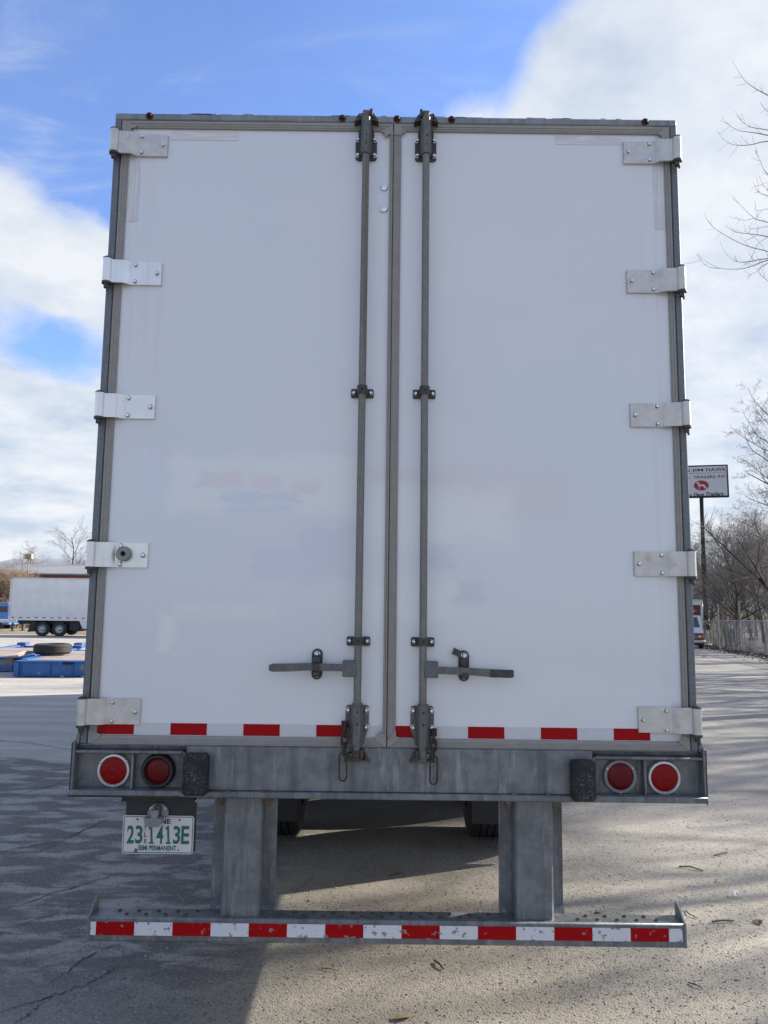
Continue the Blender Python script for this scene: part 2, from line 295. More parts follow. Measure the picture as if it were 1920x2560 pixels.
# ------------------------------------------------------------------ mesh helpers
class MB:
    def __init__(s): s.v = []; s.f = []; s.parts = []
    def add(s, vs_, fs): s.parts.append((list(vs_), list(fs))); o = len(s.v); s.v += [tuple(q) for q in vs_]; s.f += [tuple(i + o for i in f) for f in fs]; return s
    def box(s, x0, x1, y0, y1, z0, z1, b=0.):
        lo = (min(x0, x1), min(y0, y1), min(z0, z1)); hi = (max(x0, x1), max(y0, y1), max(z0, z1))
        if b <= 0:
            vs_ = [((hi if i & 1 else lo)[0], (hi if i & 2 else lo)[1], (hi if i & 4 else lo)[2]) for i in range(8)]
            return s.add(vs_, [(0, 2, 3, 1), (4, 5, 7, 6), (0, 1, 5, 4), (2, 6, 7, 3), (0, 4, 6, 2), (1, 3, 7, 5)])
        idx = {}; vs_ = []
        for i in range(8):
            sg = (i & 1, i >> 1 & 1, i >> 2 & 1)
            for a in range(3):
                p = [hi[k] - (0 if k == a else b) if sg[k] else lo[k] + (0 if k == a else b) for k in range(3)]
                idx[sg + (a,)] = len(vs_); vs_.append(p)
        fs = []
        for a in range(3):
            q, r = (a + 1) % 3, (a + 2) % 3
            for sa in (0, 1):
                f = []
                for u, w in ((0, 0), (1, 0), (1, 1), (0, 1)):
                    k = [0, 0, 0]; k[a] = sa; k[q] = u; k[r] = w; f.append(idx[tuple(k) + (a,)])
                fs.append(f)
            for u in (0, 1):
                for w in (0, 1):
                    f = []
                    for e, ax in ((0, q), (1, q), (1, r), (0, r)):
                        k = [0, 0, 0]; k[a] = e; k[q] = u; k[r] = w; f.append(idx[tuple(k) + (ax,)])
                    fs.append(f)
        for i in range(8):
            sg = (i & 1, i >> 1 & 1, i >> 2 & 1); fs.append([idx[sg + (a,)] for a in range(3)])
        return s.add(vs_, fs)
    def tube(s, pts, r, n=8, closed=False, caps=True):
        P = [Vector(p) for p in pts]; k = len(P); rs = r if isinstance(r, (list, tuple)) else [r] * k
        ref = None; rings = []
        for i in range(k):
            if closed: t = P[(i + 1) % k] - P[i - 1]
            else: t = P[min(i + 1, k - 1)] - P[max(i - 1, 0)]
            t.normalize()
            if ref is None:
                ref = Vector((0, 0, 1)) if abs(t.z) < .9 else Vector((1, 0, 0))
            a = (ref - t * ref.dot(t)).normalized(); ref = a; bb = t.cross(a)
            rings.append([P[i] + (a * math.cos(2 * math.pi * j / n) + bb * math.sin(2 * math.pi * j / n)) * rs[i] for j in range(n)])
        fs = []; m_ = k if closed else k - 1
        for i in range(m_):
            i2 = (i + 1) % k
            for j in range(n): fs.append((i * n + j, i * n + (j + 1) % n, i2 * n + (j + 1) % n, i2 * n + j))
        if not closed and caps: fs.append(tuple(range(n))); fs.append(tuple((k - 1) * n + j for j in range(n)))
        return s.add([q for g in rings for q in g], fs)
    def cyl(s, p0, p1, r, n=12, r1=None): return s.tube([p0, p1], [r, r if r1 is None else r1], n)
    def prism(s, poly, axis, a0, a1):
        def P(u, w, a): return (a, u, w) if axis == 'x' else (u, a, w) if axis == 'y' else (u, w, a)
        k = len(poly); vs_ = [P(u, w, a0) for u, w in poly] + [P(u, w, a1) for u, w in poly]
        return s.add(vs_, [tuple(range(k)), tuple(range(2 * k - 1, k - 1, -1))] + [(i, (i + 1) % k, k + (i + 1) % k, k + i) for i in range(k)])
    def lathe(s, prof, c, axis='y', n=24):
        vs_ = []; fs = []; k = len(prof)
        for j in range(n):
            a = 2 * math.pi * j / n; ca, sa = math.cos(a), math.sin(a)
            for r, h in prof:
                q = (r * ca, h, r * sa) if axis == 'y' else (h, r * ca, r * sa) if axis == 'x' else (r * ca, r * sa, h)
                vs_.append((c[0] + q[0], c[1] + q[1], c[2] + q[2]))
        for j in range(n):
            j2 = (j + 1) % n
            for i in range(k - 1): fs.append((j * k + i, j * k + i + 1, j2 * k + i + 1, j2 * k + i))
        return s.add(vs_, fs)
    def build_split(s, name, mat, parent=None, smooth=40):
        return [MB().add(a, b).build(name, mat, parent, smooth) for a, b in s.parts]
    def build(s, name, mat, parent=None, smooth=40, recalc=True, **tags):
        me = bpy.data.meshes.new(name); me.from_pydata(s.v, [], s.f)
        if recalc:
            bm = bmesh.new(); bm.from_mesh(me); bmesh.ops.remove_doubles(bm, verts=bm.verts, dist=1e-6); bmesh.ops.recalc_face_normals(bm, faces=bm.faces); bm.to_mesh(me); bm.free()
        me.materials.append(M[mat] if isinstance(mat, str) else mat)
        if smooth:
            me.polygons.foreach_set('use_smooth', [True] * len(me.polygons)); me.set_sharp_from_angle(angle=R(smooth))
        return link(me, name, parent, **tags)

def link(me, name, parent=None, loc=None, rot=None, **tags):
    o = bpy.data.objects.new(name, me); C.objects.link(o); o.parent = parent
    if loc is not None: o.location = loc
    if rot is not None: o.rotation_euler = rot
    for k, v in tags.items(): o[k] = v
    return o
def thing(name, label, cat, loc=(0, 0, 0), rotz=0, group=None):
    o = link(None, name, None, loc, (0, 0, rotz), label=label, category=cat)
    if group: o['group'] = group
    return o
def copy_tree(o, parent=None):
    c = o.copy(); C.objects.link(c); c.parent = parent
    for ch in list(o.children): copy_tree(ch, c)
    return c
def ring_poly(cx, cz, r, n=16, a0=0, a1=2 * math.pi): return [(cx + r * math.cos(a0 + (a1 - a0) * i / (n - 1)), cz + r * math.sin(a0 + (a1 - a0) * i / (n - 1))) for i in range(n)]
def rrect(x0, x1, z0, z1, r, n=5):
    out = []
    for cx, cz, a in ((x1 - r, z1 - r, 0), (x0 + r, z1 - r, 90), (x0 + r, z0 + r, 180), (x1 - r, z0 + r, 270)):
        out += [(cx + r * math.cos(R(a + 90 * i / (n - 1))), cz + r * math.sin(R(a + 90 * i / (n - 1)))) for i in range(n)]
    return out
_tx = {}
def glyphs(text, bold=0., shear=0.):
    key = (text, bold, shear)
    if key not in _tx:
        cu = bpy.data.curves.new('lettering', 'FONT'); cu.body = text; cu.resolution_u = 4; cu.offset = bold; cu.shear = shear
        o = bpy.data.objects.new('lettering', cu); C.objects.link(o); dg = bpy.context.evaluated_depsgraph_get(); dg.update()
        me = bpy.data.meshes.new_from_object(o.evaluated_get(dg))
        _tx[key] = ([tuple(v_.co) for v_ in me.vertices], [tuple(p.vertices) for p in me.polygons])
        bpy.data.objects.remove(o); bpy.data.meshes.remove(me); bpy.data.curves.remove(cu)
    return _tx[key]
def text_into(mb, text, x0, x1, z0, z1, y, thick=.0008, bold=0., shear=0.):
    vs_, fs = glyphs(text, bold, shear); xs = [q[0] for q in vs_]; zs = [q[1] for q in vs_]
    ax, bx, az, bz = min(xs), max(xs), min(zs), max(zs)
    f = lambda q: (x0 + (q[0] - ax) / (bx - ax) * (x1 - x0), y, z0 + (q[1] - az) / (bz - az) * (z1 - z0))
    mb.add([f(q) for q in vs_], fs)

# ------------------------------------------------------------------ ground
def gz(x, y): return -(.0135 + .003 * min(max(x + 1, 0), 1)) * min(max(y, 0), 75)
def sheet(name, xs, ys, off, mat, inside=None, **tags):
    mb = MB(); vs_ = [(x, y, gz(x, y) + off) for y in ys for x in xs]; k = len(xs)
    mb.add(vs_, [(j * k + i, j * k + i + 1, (j + 1) * k + i + 1, (j + 1) * k + i) for j in range(len(ys) - 1) for i in range(k - 1)])
    return mb.build(name, mat, None, 0, False, **tags)
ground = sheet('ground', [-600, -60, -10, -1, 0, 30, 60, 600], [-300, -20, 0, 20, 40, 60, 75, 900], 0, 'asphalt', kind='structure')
def fx(y): return 10.8 + .23 * (y + 3.3)              # the fence runs along this line
mb = MB()
ys = list(np.linspace(-30, 75, 43)); jag = [rnd.uniform(-.35, .35) for _ in ys]
mb.add([(fx(y) - 1.2 + j, y, gz(5, y) + .012) for y, j in zip(ys, jag)] + [(fx(y) + 60, y, gz(5, y) + .012) for y in ys], [(i, i + 43, i + 44, i + 1) for i in range(42)])
mb.build('woodland_floor', 'litter_soil', None, 0, False, kind='structure')
sheet('far_verge', [-300, -10, -1, 22], [54.2, 75], .012, 'dead_grass', kind='structure')
sheet('far_field', [-500, -10, -1, 60, 500], [75, 800], .012, 'dead_grass', kind='structure')

# cracks and a painted line on the tarmac
def gpt(px, py):
    d = pdir(px, py); t = (0 - CAM.z) / d.z
    for _ in range(6):
        p = CAM + d * t; t = (gz(p.x, p.y) - CAM.z) / d.z
    return CAM + d * t
def ribbon(pts, w, mat, name, jitter=.02, sub=6, off=.004, taper=True):
    P = []
    for a, b in zip(pts[:-1], pts[1:]):
        for i in range(sub): P.append(a.lerp(b, i / sub) + Vector((rnd.uniform(-jitter, jitter), rnd.uniform(-jitter, jitter), 0)))
    P.append(pts[-1]); mb = MB(); vs_ = []
    for i, p in enumerate(P):
        t = (P[min(i + 1, len(P) - 1)] - P[max(0, i - 1)]).normalized(); n_ = Vector((-t.y, t.x, 0)); ww = w * (rnd.uniform(.35, 1) * (math.sin(math.pi * (i + .4) / (len(P))) ** .4) if taper else 1)
        for sgn in (-1, 1):
            q = p + n_ * ww * .5 * sgn; vs_.append((q.x, q.y, gz(q.x, q.y) + off))
    mb.add(vs_, [(2 * i, 2 * i + 2, 2 * i + 3, 2 * i + 1) for i in range(len(P) - 1)])
    return mb.build(name, mat, ground, 0, False)
lc = lambda x, y: gpt(x / 2.5733, 1700 + y / 2.5733)
for pl, w in [([(0, 1480), (200, 1430), (330, 1370), (470, 1340), (620, 1290), (772, 1250)], .022), ([(0, 2145), (180, 2085), (330, 2040), (560, 1960), (700, 1880), (772, 1830)], .016), ([(100, 2212), (200, 2140), (280, 2070)], .013),
              ([(320, 1950), (470, 1850), (560, 1790), (700, 1725), (772, 1700)], .016), ([(0, 1110), (180, 1075), (380, 1040), (560, 960), (700, 890)], .022), ([(0, 740), (150, 730), (330, 680), (460, 640)], .022), ([(0, 1165), (250, 1110), (420, 1030)], .014), ([(380, 1480), (520, 1440), (772, 1370)], .012), ([(0, 1640), (250, 1530), (400, 1500)], .012)]:
    ribbon([lc(*q) for q in pl], w * .62, 'crack', 'crack', .014, 9)
gl_ = lambda x, y: gpt(500 + x / 4.1475, 1980 + y / 4.1475)
ribbon([gl_(*q) for q in [(950, 1110), (985, 1040), (1110, 940), (1200, 870)]], .008, 'crack', 'crack', .008)
ribbon([gpt(0, 1849), gpt(90, 1858), gpt(200, 1874)], .09, 'line', 'painted_line', .0, 6, .004, False)

# ------------------------------------------------------------------ the near trailer
T = thing('semi_trailer', 'large white box trailer seen square from behind with two closed barn doors', 'trailer')
L_ = 16.1
def K(x, z, y):           # a point measured on the door plane, moved out to depth y along the sight line
    s = 1 + y / 3.32; return (CAM.x + (x - CAM.x) * s, CAM.z + (z - CAM.z) * s)
body = MB().box(-1.285, 1.285, .06, L_, 1.10, 4.05, .02).build('body', 'white_flat', T)
mb = MB()
for s in (-1, 1):
    mb.box(1.285 * s, 1.3 * s, .1, L_, 1.06, 1.22, .003); mb.box(1.285 * s, 1.298 * s, .1, L_, 3.93, 4.06, .003)
    mb.box(1.2 * s, 1.296 * s, .55, L_ - .3, .92, 1.098, .004)  # lower rail added out of view to set the ground shadow's edge
    for k in range(13): mb.box(1.284 * s, 1.290 * s, .7 + k * 1.22, .76 + k * 1.22, 1.22, 3.93)
mb.build_split('side_rail', 'galv_frame', T)
fr = MB()
for s in (-1, 1): fr.box(1.266 * s, 1.298 * s, .0, .09, 1.24, 4.05, .004)
fr.build_split('side_post', 'galv_frame', T)
hd = MB().box(-1.298, 1.298, -.004, .09, 4.046, 4.081, .006)
for i in range(26):
    x = rnd.uniform(-1.25, 1.2); hd.box(x, x + rnd.uniform(.02, .09), .0, .05, 4.078, 4.078 + rnd.uniform(.004, .007), .001)
header = hd.build('header', 'galv', T)
for x in (-1.139, -.248, .005, .257, 1.151):
    lt = MB().lathe([(.0165, 0), (.0165, -.006), (.013, -.008), (.0125, -.006)], (x, -.004, 4.0645), 'y', 16).build('marker_light', 'grommet', T)
    MB().lathe([(.0128, -.006), (.012, -.011), (.008, -.0155), (0, -.0175)], (x, -.004, 4.0645), 'y', 16).build('lens', 'lens_mark', lt)

# doors
for s in (-1, 1):
    xa, xb = (-1.262, -.0115) if s < 0 else (-.0085, 1.262)
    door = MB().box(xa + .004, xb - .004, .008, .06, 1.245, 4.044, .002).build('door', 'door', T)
    pa, pb = (-1.228, -.027) if s < 0 else (.026, 1.236)
    def strip(mb, x0, x1, z0, z1):   # ribbed seal: flat band with two raised beads
        mb.box(x0, x1, -.003, .0078, z0, z1, .002)
        if x1 - x0 < z1 - z0:
            for f in (.28, .72): mb.box(x0 + (x1 - x0) * f - .003, x0 + (x1 - x0) * f + .003, -.0055, -.003, z0 + .004, z1 - .004, .001)
        else:
            for f in (.3, .62): mb.box(x0 + .004, x1 - .004, -.0055, -.003, z0 + (z1 - z0) * f - .0025, z0 + (z1 - z0) * f + .0025, .001)
    def part(*a):
        q = MB(); strip(q, *a); q.build('door_seal', 'seal', door)
    ox = xa if s < 0 else pb
    part(*((xa, pa, 1.279, 4.007) if s < 0 else (pb, xb, 1.279, 4.007)))
    part(*((pb, xb, 1.279, 4.007) if s < 0 else (xa, pa, 1.279, 4.007)))
    part(xa, xb, 4.0075, 4.044); part(xa, xb, 1.2415, 1.2785)
    # folded seal corners
    cor = MB()
    def tri(*p): cor.prism(p, 'y', -.0075, -.0052)
    if s < 0:
        tri((-.0125, 4.043), (-.0125, 3.985), (-.027, 3.990), (-.052, 3.972), (-.050, 3.993), (-.072, 4.004), (-.03, 4.022))
        tri((-.0125, 1.243), (-.0125, 1.292), (-.046, 1.310), (-.044, 1.292), (-.062, 1.283), (-.05, 1.264))
        tri((-1.261, 4.042), (-1.262, 3.965), (-1.236, 3.972), (-1.226, 3.99), (-1.222, 3.992), (-1.218, 4.004), (-1.205, 4.006), (-1.19, 4.012))
        tri((-1.261, 1.243), (-1.261, 1.30), (-1.229, 1.29), (-1.205, 1.281), (-1.225, 1.262))
    else:
        tri((-.0075, 4.043), (-.0075, 3.985), (.026, 3.984), (.028, 3.996), (.052, 3.998), (.03, 4.02), (.012, 4.036))
        tri((-.0075, 1.243), (-.0075, 1.272), (.027, 1.315), (.029, 1.288), (.046, 1.284), (.02, 1.262))
        tri((1.261, 4.042), (1.261, 3.975), (1.237, 3.985), (1.222, 3.972), (1.226, 3.995), (1.205, 4.006), (1.235, 4.03))
        tri((1.261, 1.243), (1.261, 1.292), (1.228, 1.305), (1.229, 1.288), (1.212, 1.282), (1.235, 1.262))
    cor.build_split('seal_corner', 'seal', door)
    # reflective tape along the foot of the door
    runs = []
    x = -1.228 if s < 0 else .025
    k = 0
    while x < (pb - .02):
        w = min(.1535, pb - x - .002); runs.append((x, x + w, k % 2 == 0)); x += .1535; k += 1
    for a, b_, red in runs:
        if b_ - a > .03: MB().box(a, b_ - .0004, .0055, .0080, 1.2815, 1.3295).build('reflective_tape', 'tape_red' if red else 'tape_white', door)
    # clear stickers at the outer top corner
    if s < 0: MB().box(-1.038, -.730, .0064, .0082, 3.955, 4.003).build('clear_sticker', 'sticker', door); MB().box(-1.224, -1.172, .0064, .0082, 3.556, 3.854).build('clear_sticker', 'sticker_v', door)
    else: MB().box(.738, 1.047, .0064, .0082, 3.957, 4.001).build('clear_sticker', 'sticker', door); MB().box(1.185, 1.233, .0064, .0082, 3.549, 3.856).build('clear_sticker', 'sticker_v', door)
    if s < 0:
        for z in (3.734, 3.630):
            MB().lathe([(.0175, .009), (.0178, .003), (.015, -.001), (0, -.0025)], (-.051, 0, z), 'y', 20).build('round_bolt_head', 'zinc', door)

bolt_me = None
def bolt(parent, x, y, z, r=.0085, mat='zinc'):
    global bolt_me
    if bolt_me is None:
        q = MB().lathe([(1.25, .25), (1.25, 0), (1.0, -.15)], (0, 0, 0), 'y', 12)
        q.lathe([(.82, 0), (.82, -.75), (.62, -.95), (0, -1.0)], (0, 0, 0), 'y', 6)
        o = q.build('bolt', 'zinc', None, 30); bolt_me = o.data; bpy.data.objects.remove(o)
    o = link(bolt_me, 'bolt', parent, (x, y, z)); o.scale = (r, r, r); o.rotation_euler = (0, rnd.uniform(0, 1), 0)
    return o

# hinges
zs_l = (3.921, 3.304, 2.689, 2.035, 1.377); zs_r = (3.915, 3.296, 2.680, 2.025, 1.369)
for s, zs in ((-1, zs_l), (1, zs_r)):
    for k, z in enumerate(zs):
        mat = 'alu' if (s < 0 and 0 < k < 4) else 'alu_dirty'
        h = .053
        q = MB(); bx, by, br = 1.2815, -.036, .0195
        prof = [(bx - .006, by - .016), (1.262, -.0345), (1.256, -.0310), (1.246, -.0300), (1.212, -.0290), (1.203, -.0250), (1.188, -.0090), (1.178, -.0060), (1.05, -.0045), (1.048, .0072), (1.186, .0072), (1.198, -.0040), (1.210, -.0190), (1.25, -.0205), (bx - .006, by + .016)]
        q.prism([(s * a, b_) for a, b_ in prof], 'z', z - h, z + h)
        q.tube([(s * bx, by, z - h), (s * bx, by, z + h)], br, 20)
        hg = q.build('hinge', mat, T, 25)
        MB().lathe([(0, h + .012), (.012, h + .010), (.0205, h + .004), (.0205, h), (.0185, h)], (s * bx, by, z), 'z', 16).build('pin_cap', 'plate_dark', hg)
        pin = MB()
        pin.lathe([(.018, -h), (.0215, -h - .001), (.0215, -h - .011), (.013, -h - .013), (.012, -h - .03), (0, -h - .032)], (s * bx, by, z), 'z', 12)
        pin.cyl((s * bx + .004, by - .004, z - h - .03), (s * bx + .006, by - .005, z - h - .043), .005, 8)
        pin.build('hinge_pin', 'plate_dark', hg)
        for dx, dz in ((1.165, .039), (1.165, -.039), (1.068, 0)):
            bolt(hg, s * dx, -.0075, z + dz, .0098)
        # hinge butt welded to the post
        MB().box(s * 1.264, s * 1.300, -.030, .03, z - h + .012, z + h - .012, .004).build('hinge_butt', 'galv_frame', hg)
        if s < 0 and k == 3:
            MB().lathe([(.0315, .0), (.0315, -.024), (.0285, -.028), (.0115, -.028), (.0105, -.012), (0, -.012)], (-1.147, -.006, z + .004), 'y', 24).build('rubber_stop', 'bezel_grey', hg)
            MB().lathe([(.0108, 0), (0, 0)], (-1.147, -.0185, z + .004), 'y', 16).build('stop_bore', 'void', hg)

# lock rods with their bearing plates, guides, cams and handles
def rodset(s):
    ry = -.040; xr = K(-.1365 if s < 0 else .1405, 2.6, ry)[0]
    rod = MB().tube([(xr, ry, 1.22), (xr, ry, 4.03)], .0160, 16).build('lock_rod', 'rod', T)
    def plate_end(zt, zb, zc_t, zc_b, top):
        zt, zb, zc_t, zc_b = [K(0, q, -.02)[1] for q in (zt, zb, zc_t, zc_b)]
        q = MB()
        out = rrect(xr - .049, xr + .049, zb, zt, .014)
        q.prism(out, 'y', -.003, .006)
        if top: q.prism([(xr - .036, zt - .004), (xr + .036, zt - .004), (xr + .036, zt + .025), (xr + .028, zt + .05), (xr - .028, zt + .05), (xr - .036, zt + .025)], 'y', -.006, .004)
        else: q.prism([(xr - .045, zb + .006), (xr + .045, zb + .006), (xr + .034, zb - .03), (xr + .03, zb - .05), (xr - .03, zb - .05), (xr - .034, zb - .03)], 'y', -.006, .004)
        pl = q.build('bearing_plate', 'plate_dark' if top else 'galv_dark', rod)
        c = MB(); w = .0235
        # pressed housing around the rod
        c.prism([(xr - w - .003, .004), (xr - w, -.046), (xr - w + .010, -.062), (xr + w - .010, -.062), (xr + w, -.046), (xr + w + .003, .004)], 'z', zc_b, zc_t)
        c.tube([(xr, ry, zc_b - (.012 if top else 0)), (xr, ry, zc_t + (.0 if top else .012))], .0225, 16)
        c.build('bearing_housing', 'galv_dark', rod)
        hz = (zc_b + .028, zc_b + .07) if top else (zc_t - .022, zc_t - .071)
        for z in hz: MB().lathe([(.0042, 0), (0, 0)], (xr + .002, -.0625, z), 'y', 10).build('rivet_hole', 'void', rod)
        for sx in (-1, 1):
            for z in ((zt - .012, zb + .022) if top else (zt - .02, zb + .019)): bolt(rod, xr + .0385 * sx, -.007, z, .0092)
    plate_end(3.983, 3.874, 4.055, 3.893, True)
    plate_end(1.412, 1.303, 1.412, 1.252, False)
    # guides
    for z in (2.7685, 1.6795):
        z = K(0, z, -.02)[1]; q = MB()
        q.prism(rrect(xr - .050, xr - .016, z - .0195, z + .0195, .006), 'y', -.003, .006); q.prism(rrect(xr + .016, xr + .050, z - .0195, z + .0195, .006), 'y', -.003, .006)
        arc = [(xr - .022, .004), (xr - .022, -.044), (xr - .014, -.060), (xr + .014, -.060), (xr + .022, -.044), (xr + .022, .004)]
        q.prism(arc, 'z', z - .014, z + .024 if z > 2.5 else z + .019)
        q.build('rod_guide', 'plate_dark', rod)
        MB().lathe([(.0048, 0), (0, 0)], (xr + .001, -.0605, z + .004), 'y', 10).build('rivet_hole', 'void', rod)
        for sx in (-1, 1): bolt(rod, xr + .037 * sx, -.006, z + .001, .0075)
    # cams
    for top in (0, 1):
        q = MB(); z0 = K(0, 4.085, ry)[1] if top else K(0, 1.205, ry)[1]; sg = 1 if top else -1
        q.cyl((xr, ry, z0 - .025 * sg), (xr, ry, z0 + .005 * sg), .021, 14, .019)
        q.prism([(xr - .034, z0 - .012 * sg), (xr + .034, z0 - .012 * sg), (xr + .024, z0 + .006 * sg), (xr - .024, z0 + .006 * sg)], 'y', ry - .008, ry + .028)
        q.box(xr - .017, xr + .017, ry - .012, ry + .014, z0 - .004, z0 + .022 * sg, .004)
        q.box(xr - .040, xr - .021, ry + .002, ry + .030, z0 - .018, z0 + .012, .005); q.box(xr + .021, xr + .040, ry - .004, ry + .026, z0 - .02, z0 + .014, .005)
        q.build('cam', 'galv_dark' if top or s > 0 else 'cam_rust', rod)
        kp = MB()   # keeper on the frame
        zk = z0 - .002 * sg
        for sx in (-1, 1):
            kp.prism([(xr + sx * .020, zk - .020), (xr + sx * .055, zk - .030 if top else zk - .026), (xr + sx * .044, zk - .006), (xr + sx * .034, zk + .008), (xr + sx * .020, zk + .008)], 'y', -.044, -.003)
        kp.box(xr - s * .030, xr - s * .016, -.058, -.01, zk - .01, zk + .026, .003)
        kp.build_split('cam_keeper', 'plate_dark' if top else 'cam_rust' if s < 0 else 'plate_dark', rod)
    # handle hub, handle, catch
    zh = K(0, 1.566, ry)[1]; sd = s
    hub = MB().box(xr + sd * .004, xr + sd * .063, -.058, -.030, zh - .034, zh + .034, .003).build('handle_hub', 'galv_dark', rod)
    q = MB()
    if s < 0:
        xs = [xr - .05, xr - .12, xr - .20, xr - .28, xr - .355, xr - .37]; zz = [zh + .004, zh + .004, zh + .006, zh + .002, zh, zh]
    else:
        xs = [xr + .05, xr + .12, xr + .20, xr + .28, xr + .36, xr + .375]; zz = [zh - .002, zh - .004, zh - .006, zh - .011, zh - .014, zh - .015]
    hh = [.0150, .0150, .0150, .0165, .0165, .011]
    vs_ = []; fs = []
    for x, z, h in zip(xs, zz, hh):
        vs_ += [(x, -.060, z - h), (x, -.060, z + h), (x, -.048, z + h), (x, -.048, z - h)]
    for i in range(len(xs) - 1):
        for j in range(4): fs.append((4 * i + j, 4 * i + (j + 1) % 4, 4 * i + 4 + (j + 1) % 4, 4 * i + 4 + j))
    fs += [(0, 1, 2, 3), tuple(4 * (len(xs) - 1) + j for j in range(4))]
    q.add(vs_, fs); hn = q.build('handle', 'galv_dark', rod, 30)
    if s > 0: MB().box(xr + .278, xr + .378, -.063, -.045, zh - .029, zh + .003, .004).build('handle_grip', 'plate_dark', rod)
    xc = K(s * .311 if s < 0 else .3155, 0, -.02)[0]; zt, zb = K(0, 1.646, -.02)[1], K(0, 1.516, -.02)[1]
    MB().prism(rrect(xc - .0225, xc + .0225, zb, zt, .0222), 'y', -.004, .0075).build('handle_catch', 'plate_dark', rod)
    q = MB().box(xc - .014, xc + .014, -.045, -.003, zh - .036, zh - .012, .004); q.box(xc - .012, xc + .012, -.072, -.045, zh - .030, zh - .012, .003)
    if s < 0: q.box(xc - .015, xc + .015, -.078, -.004, zh + .016, zh + .045, .006); q.box(xc - .010, xc + .012, -.078, -.060, zh - .012, zh + .03, .004)
    else:
        q.box(xc - .016, xc + .016, -.02, -.004, zh + .006, zh + .045, .005)
    q.build('catch_hook', 'plate_dark', rod)
    if s > 0:
        a = R(155); zz0 = zt - .022
        P = [(-.012, -.012), (.052, -.013), (.050, .015), (-.012, .012)]
        MB().prism([(xc + u * math.cos(a) - w * math.sin(a), zz0 + u * math.sin(a) + w * math.cos(a)) for u, w in P], 'y', -.016, -.007).build('catch_tab', 'plate_dark', rod)
    bolt(rod, xc, -.018 if s > 0 else -.008, zt - .022, .0105); bolt(rod, xc, -.008, zb + .020, .0088)
    return rod
rodset(-1); rodset(1)

# retaining chains
def link_path(x, y, zt, zb, w, flat, n=6):
    r = w; pts = []
    for i in range(n): a = math.pi * i / (n - 1); pts.append((r * math.cos(a), zt - r + r * math.sin(a)))
    for i in range(n): a = math.pi + math.pi * i / (n - 1); pts.append((r * math.cos(a), zb + r + r * math.sin(a)))
    return [(x + u * (1 if flat else .25), y + (0 if flat else u), z) for u, z in pts]
for s, zt, zl, zb, xo in ((-1, 1.323, 1.214, 1.103, -.1875), (1, 1.296, 1.205, 1.094, .1875)):
    y = -.055
    ch = thing('chain', '', ''); del ch['label']; del ch['category']; ch.parent = T
    (x, zt), (_, zl), (_, zb) = K(xo, zt, y), K(xo, zl, y), K(xo, zb, y)
    mb = MB().box(x - .012 - (s < 0) * .004, x + .016, -.018, -.012, zt - .012, zt + .020, .002); mb.build('chain_tab', 'rust', ch)
    n = 3; st = (zt - zl) / n
    for k in range(n):
        MB().tube(link_path(x + rnd.uniform(-.002, .002), y + .012 * (n - k) * .6, zt - k * st + .008, zt - (k + 1) * st - .008,   .0115, k % 2 == 1), .0047, 6, True).build('chain_link', 'rust', ch)
    pts = link_path(x - (.004 if s < 0 else 0), y, zl + .006, zb, .0150, True)
    MB().tube(pts, .0034, 6, True).build('chain_link', 'rust', ch)

# sill with lamp boxes
q = MB()
q.box(-.845, .850, -.012, .10, 1.062, 1.240, .003)
for s in (-1, 1):
    a, b_ = .846, 1.318
    q.box(s * a, s * b_, .034, .10, 1.04, 1.240, .003)              # recessed back of the lamp pocket
    q.box(s * 1.309, s * 1.321, -.020, .10, 1.035, 1.252, .003)     # outer end plate
    q.prism([(s * 1.300, 1.24), (s * 1.321, 1.24), (s * 1.321, 1.253), (s * 1.306, 1.288), (s * 1.300, 1.288)], 'y', .0, .09)
    q.box(s * 1.067, s * 1.077, -.004, .034, 1.062, 1.206, .002)    # divider
    q.box(s * .862, s * 1.309, -.018, .034, 1.206, 1.219, .004)     # top rib
    q.tube([(s * .875, .0, 1.2125), (s * .862, .0, 1.209), (s * .853, .0, 1.200), (s * .850, .0, 1.185), (s * .850, .0, 1.075)], .0075, 8)
    q.box(s * .845, s * .858, -.003, .034, 1.062, 1.20, .002)
q.box(-1.320, 1.322, -.030, .10, 1.036, 1.0615, .004)              # bottom flange
q.box(-1.29, 1.29, -.005, .08, 1.2385, 1.2412, .0)
sill = q.build('rear_sill', 'galv_sill', T)
mb = MB()
for s in (-1, 1): mb.box(s * 1.3205, s * 1.3225, -.021, .10, 1.03, 1.25)
mb.box(-1.322, -.86, -.0325, -.029, 1.034, 1.042, .001)
mb.build_split('rusty_edge', 'rust', sill)
for x in (-.665, -.52, .52, .66):
    MB().lathe([(.010, 0), (.010, .006), (0, .007)], (x, -.022, 1.0615), 'z', 6).build('bolt', 'nut_rust', sill)
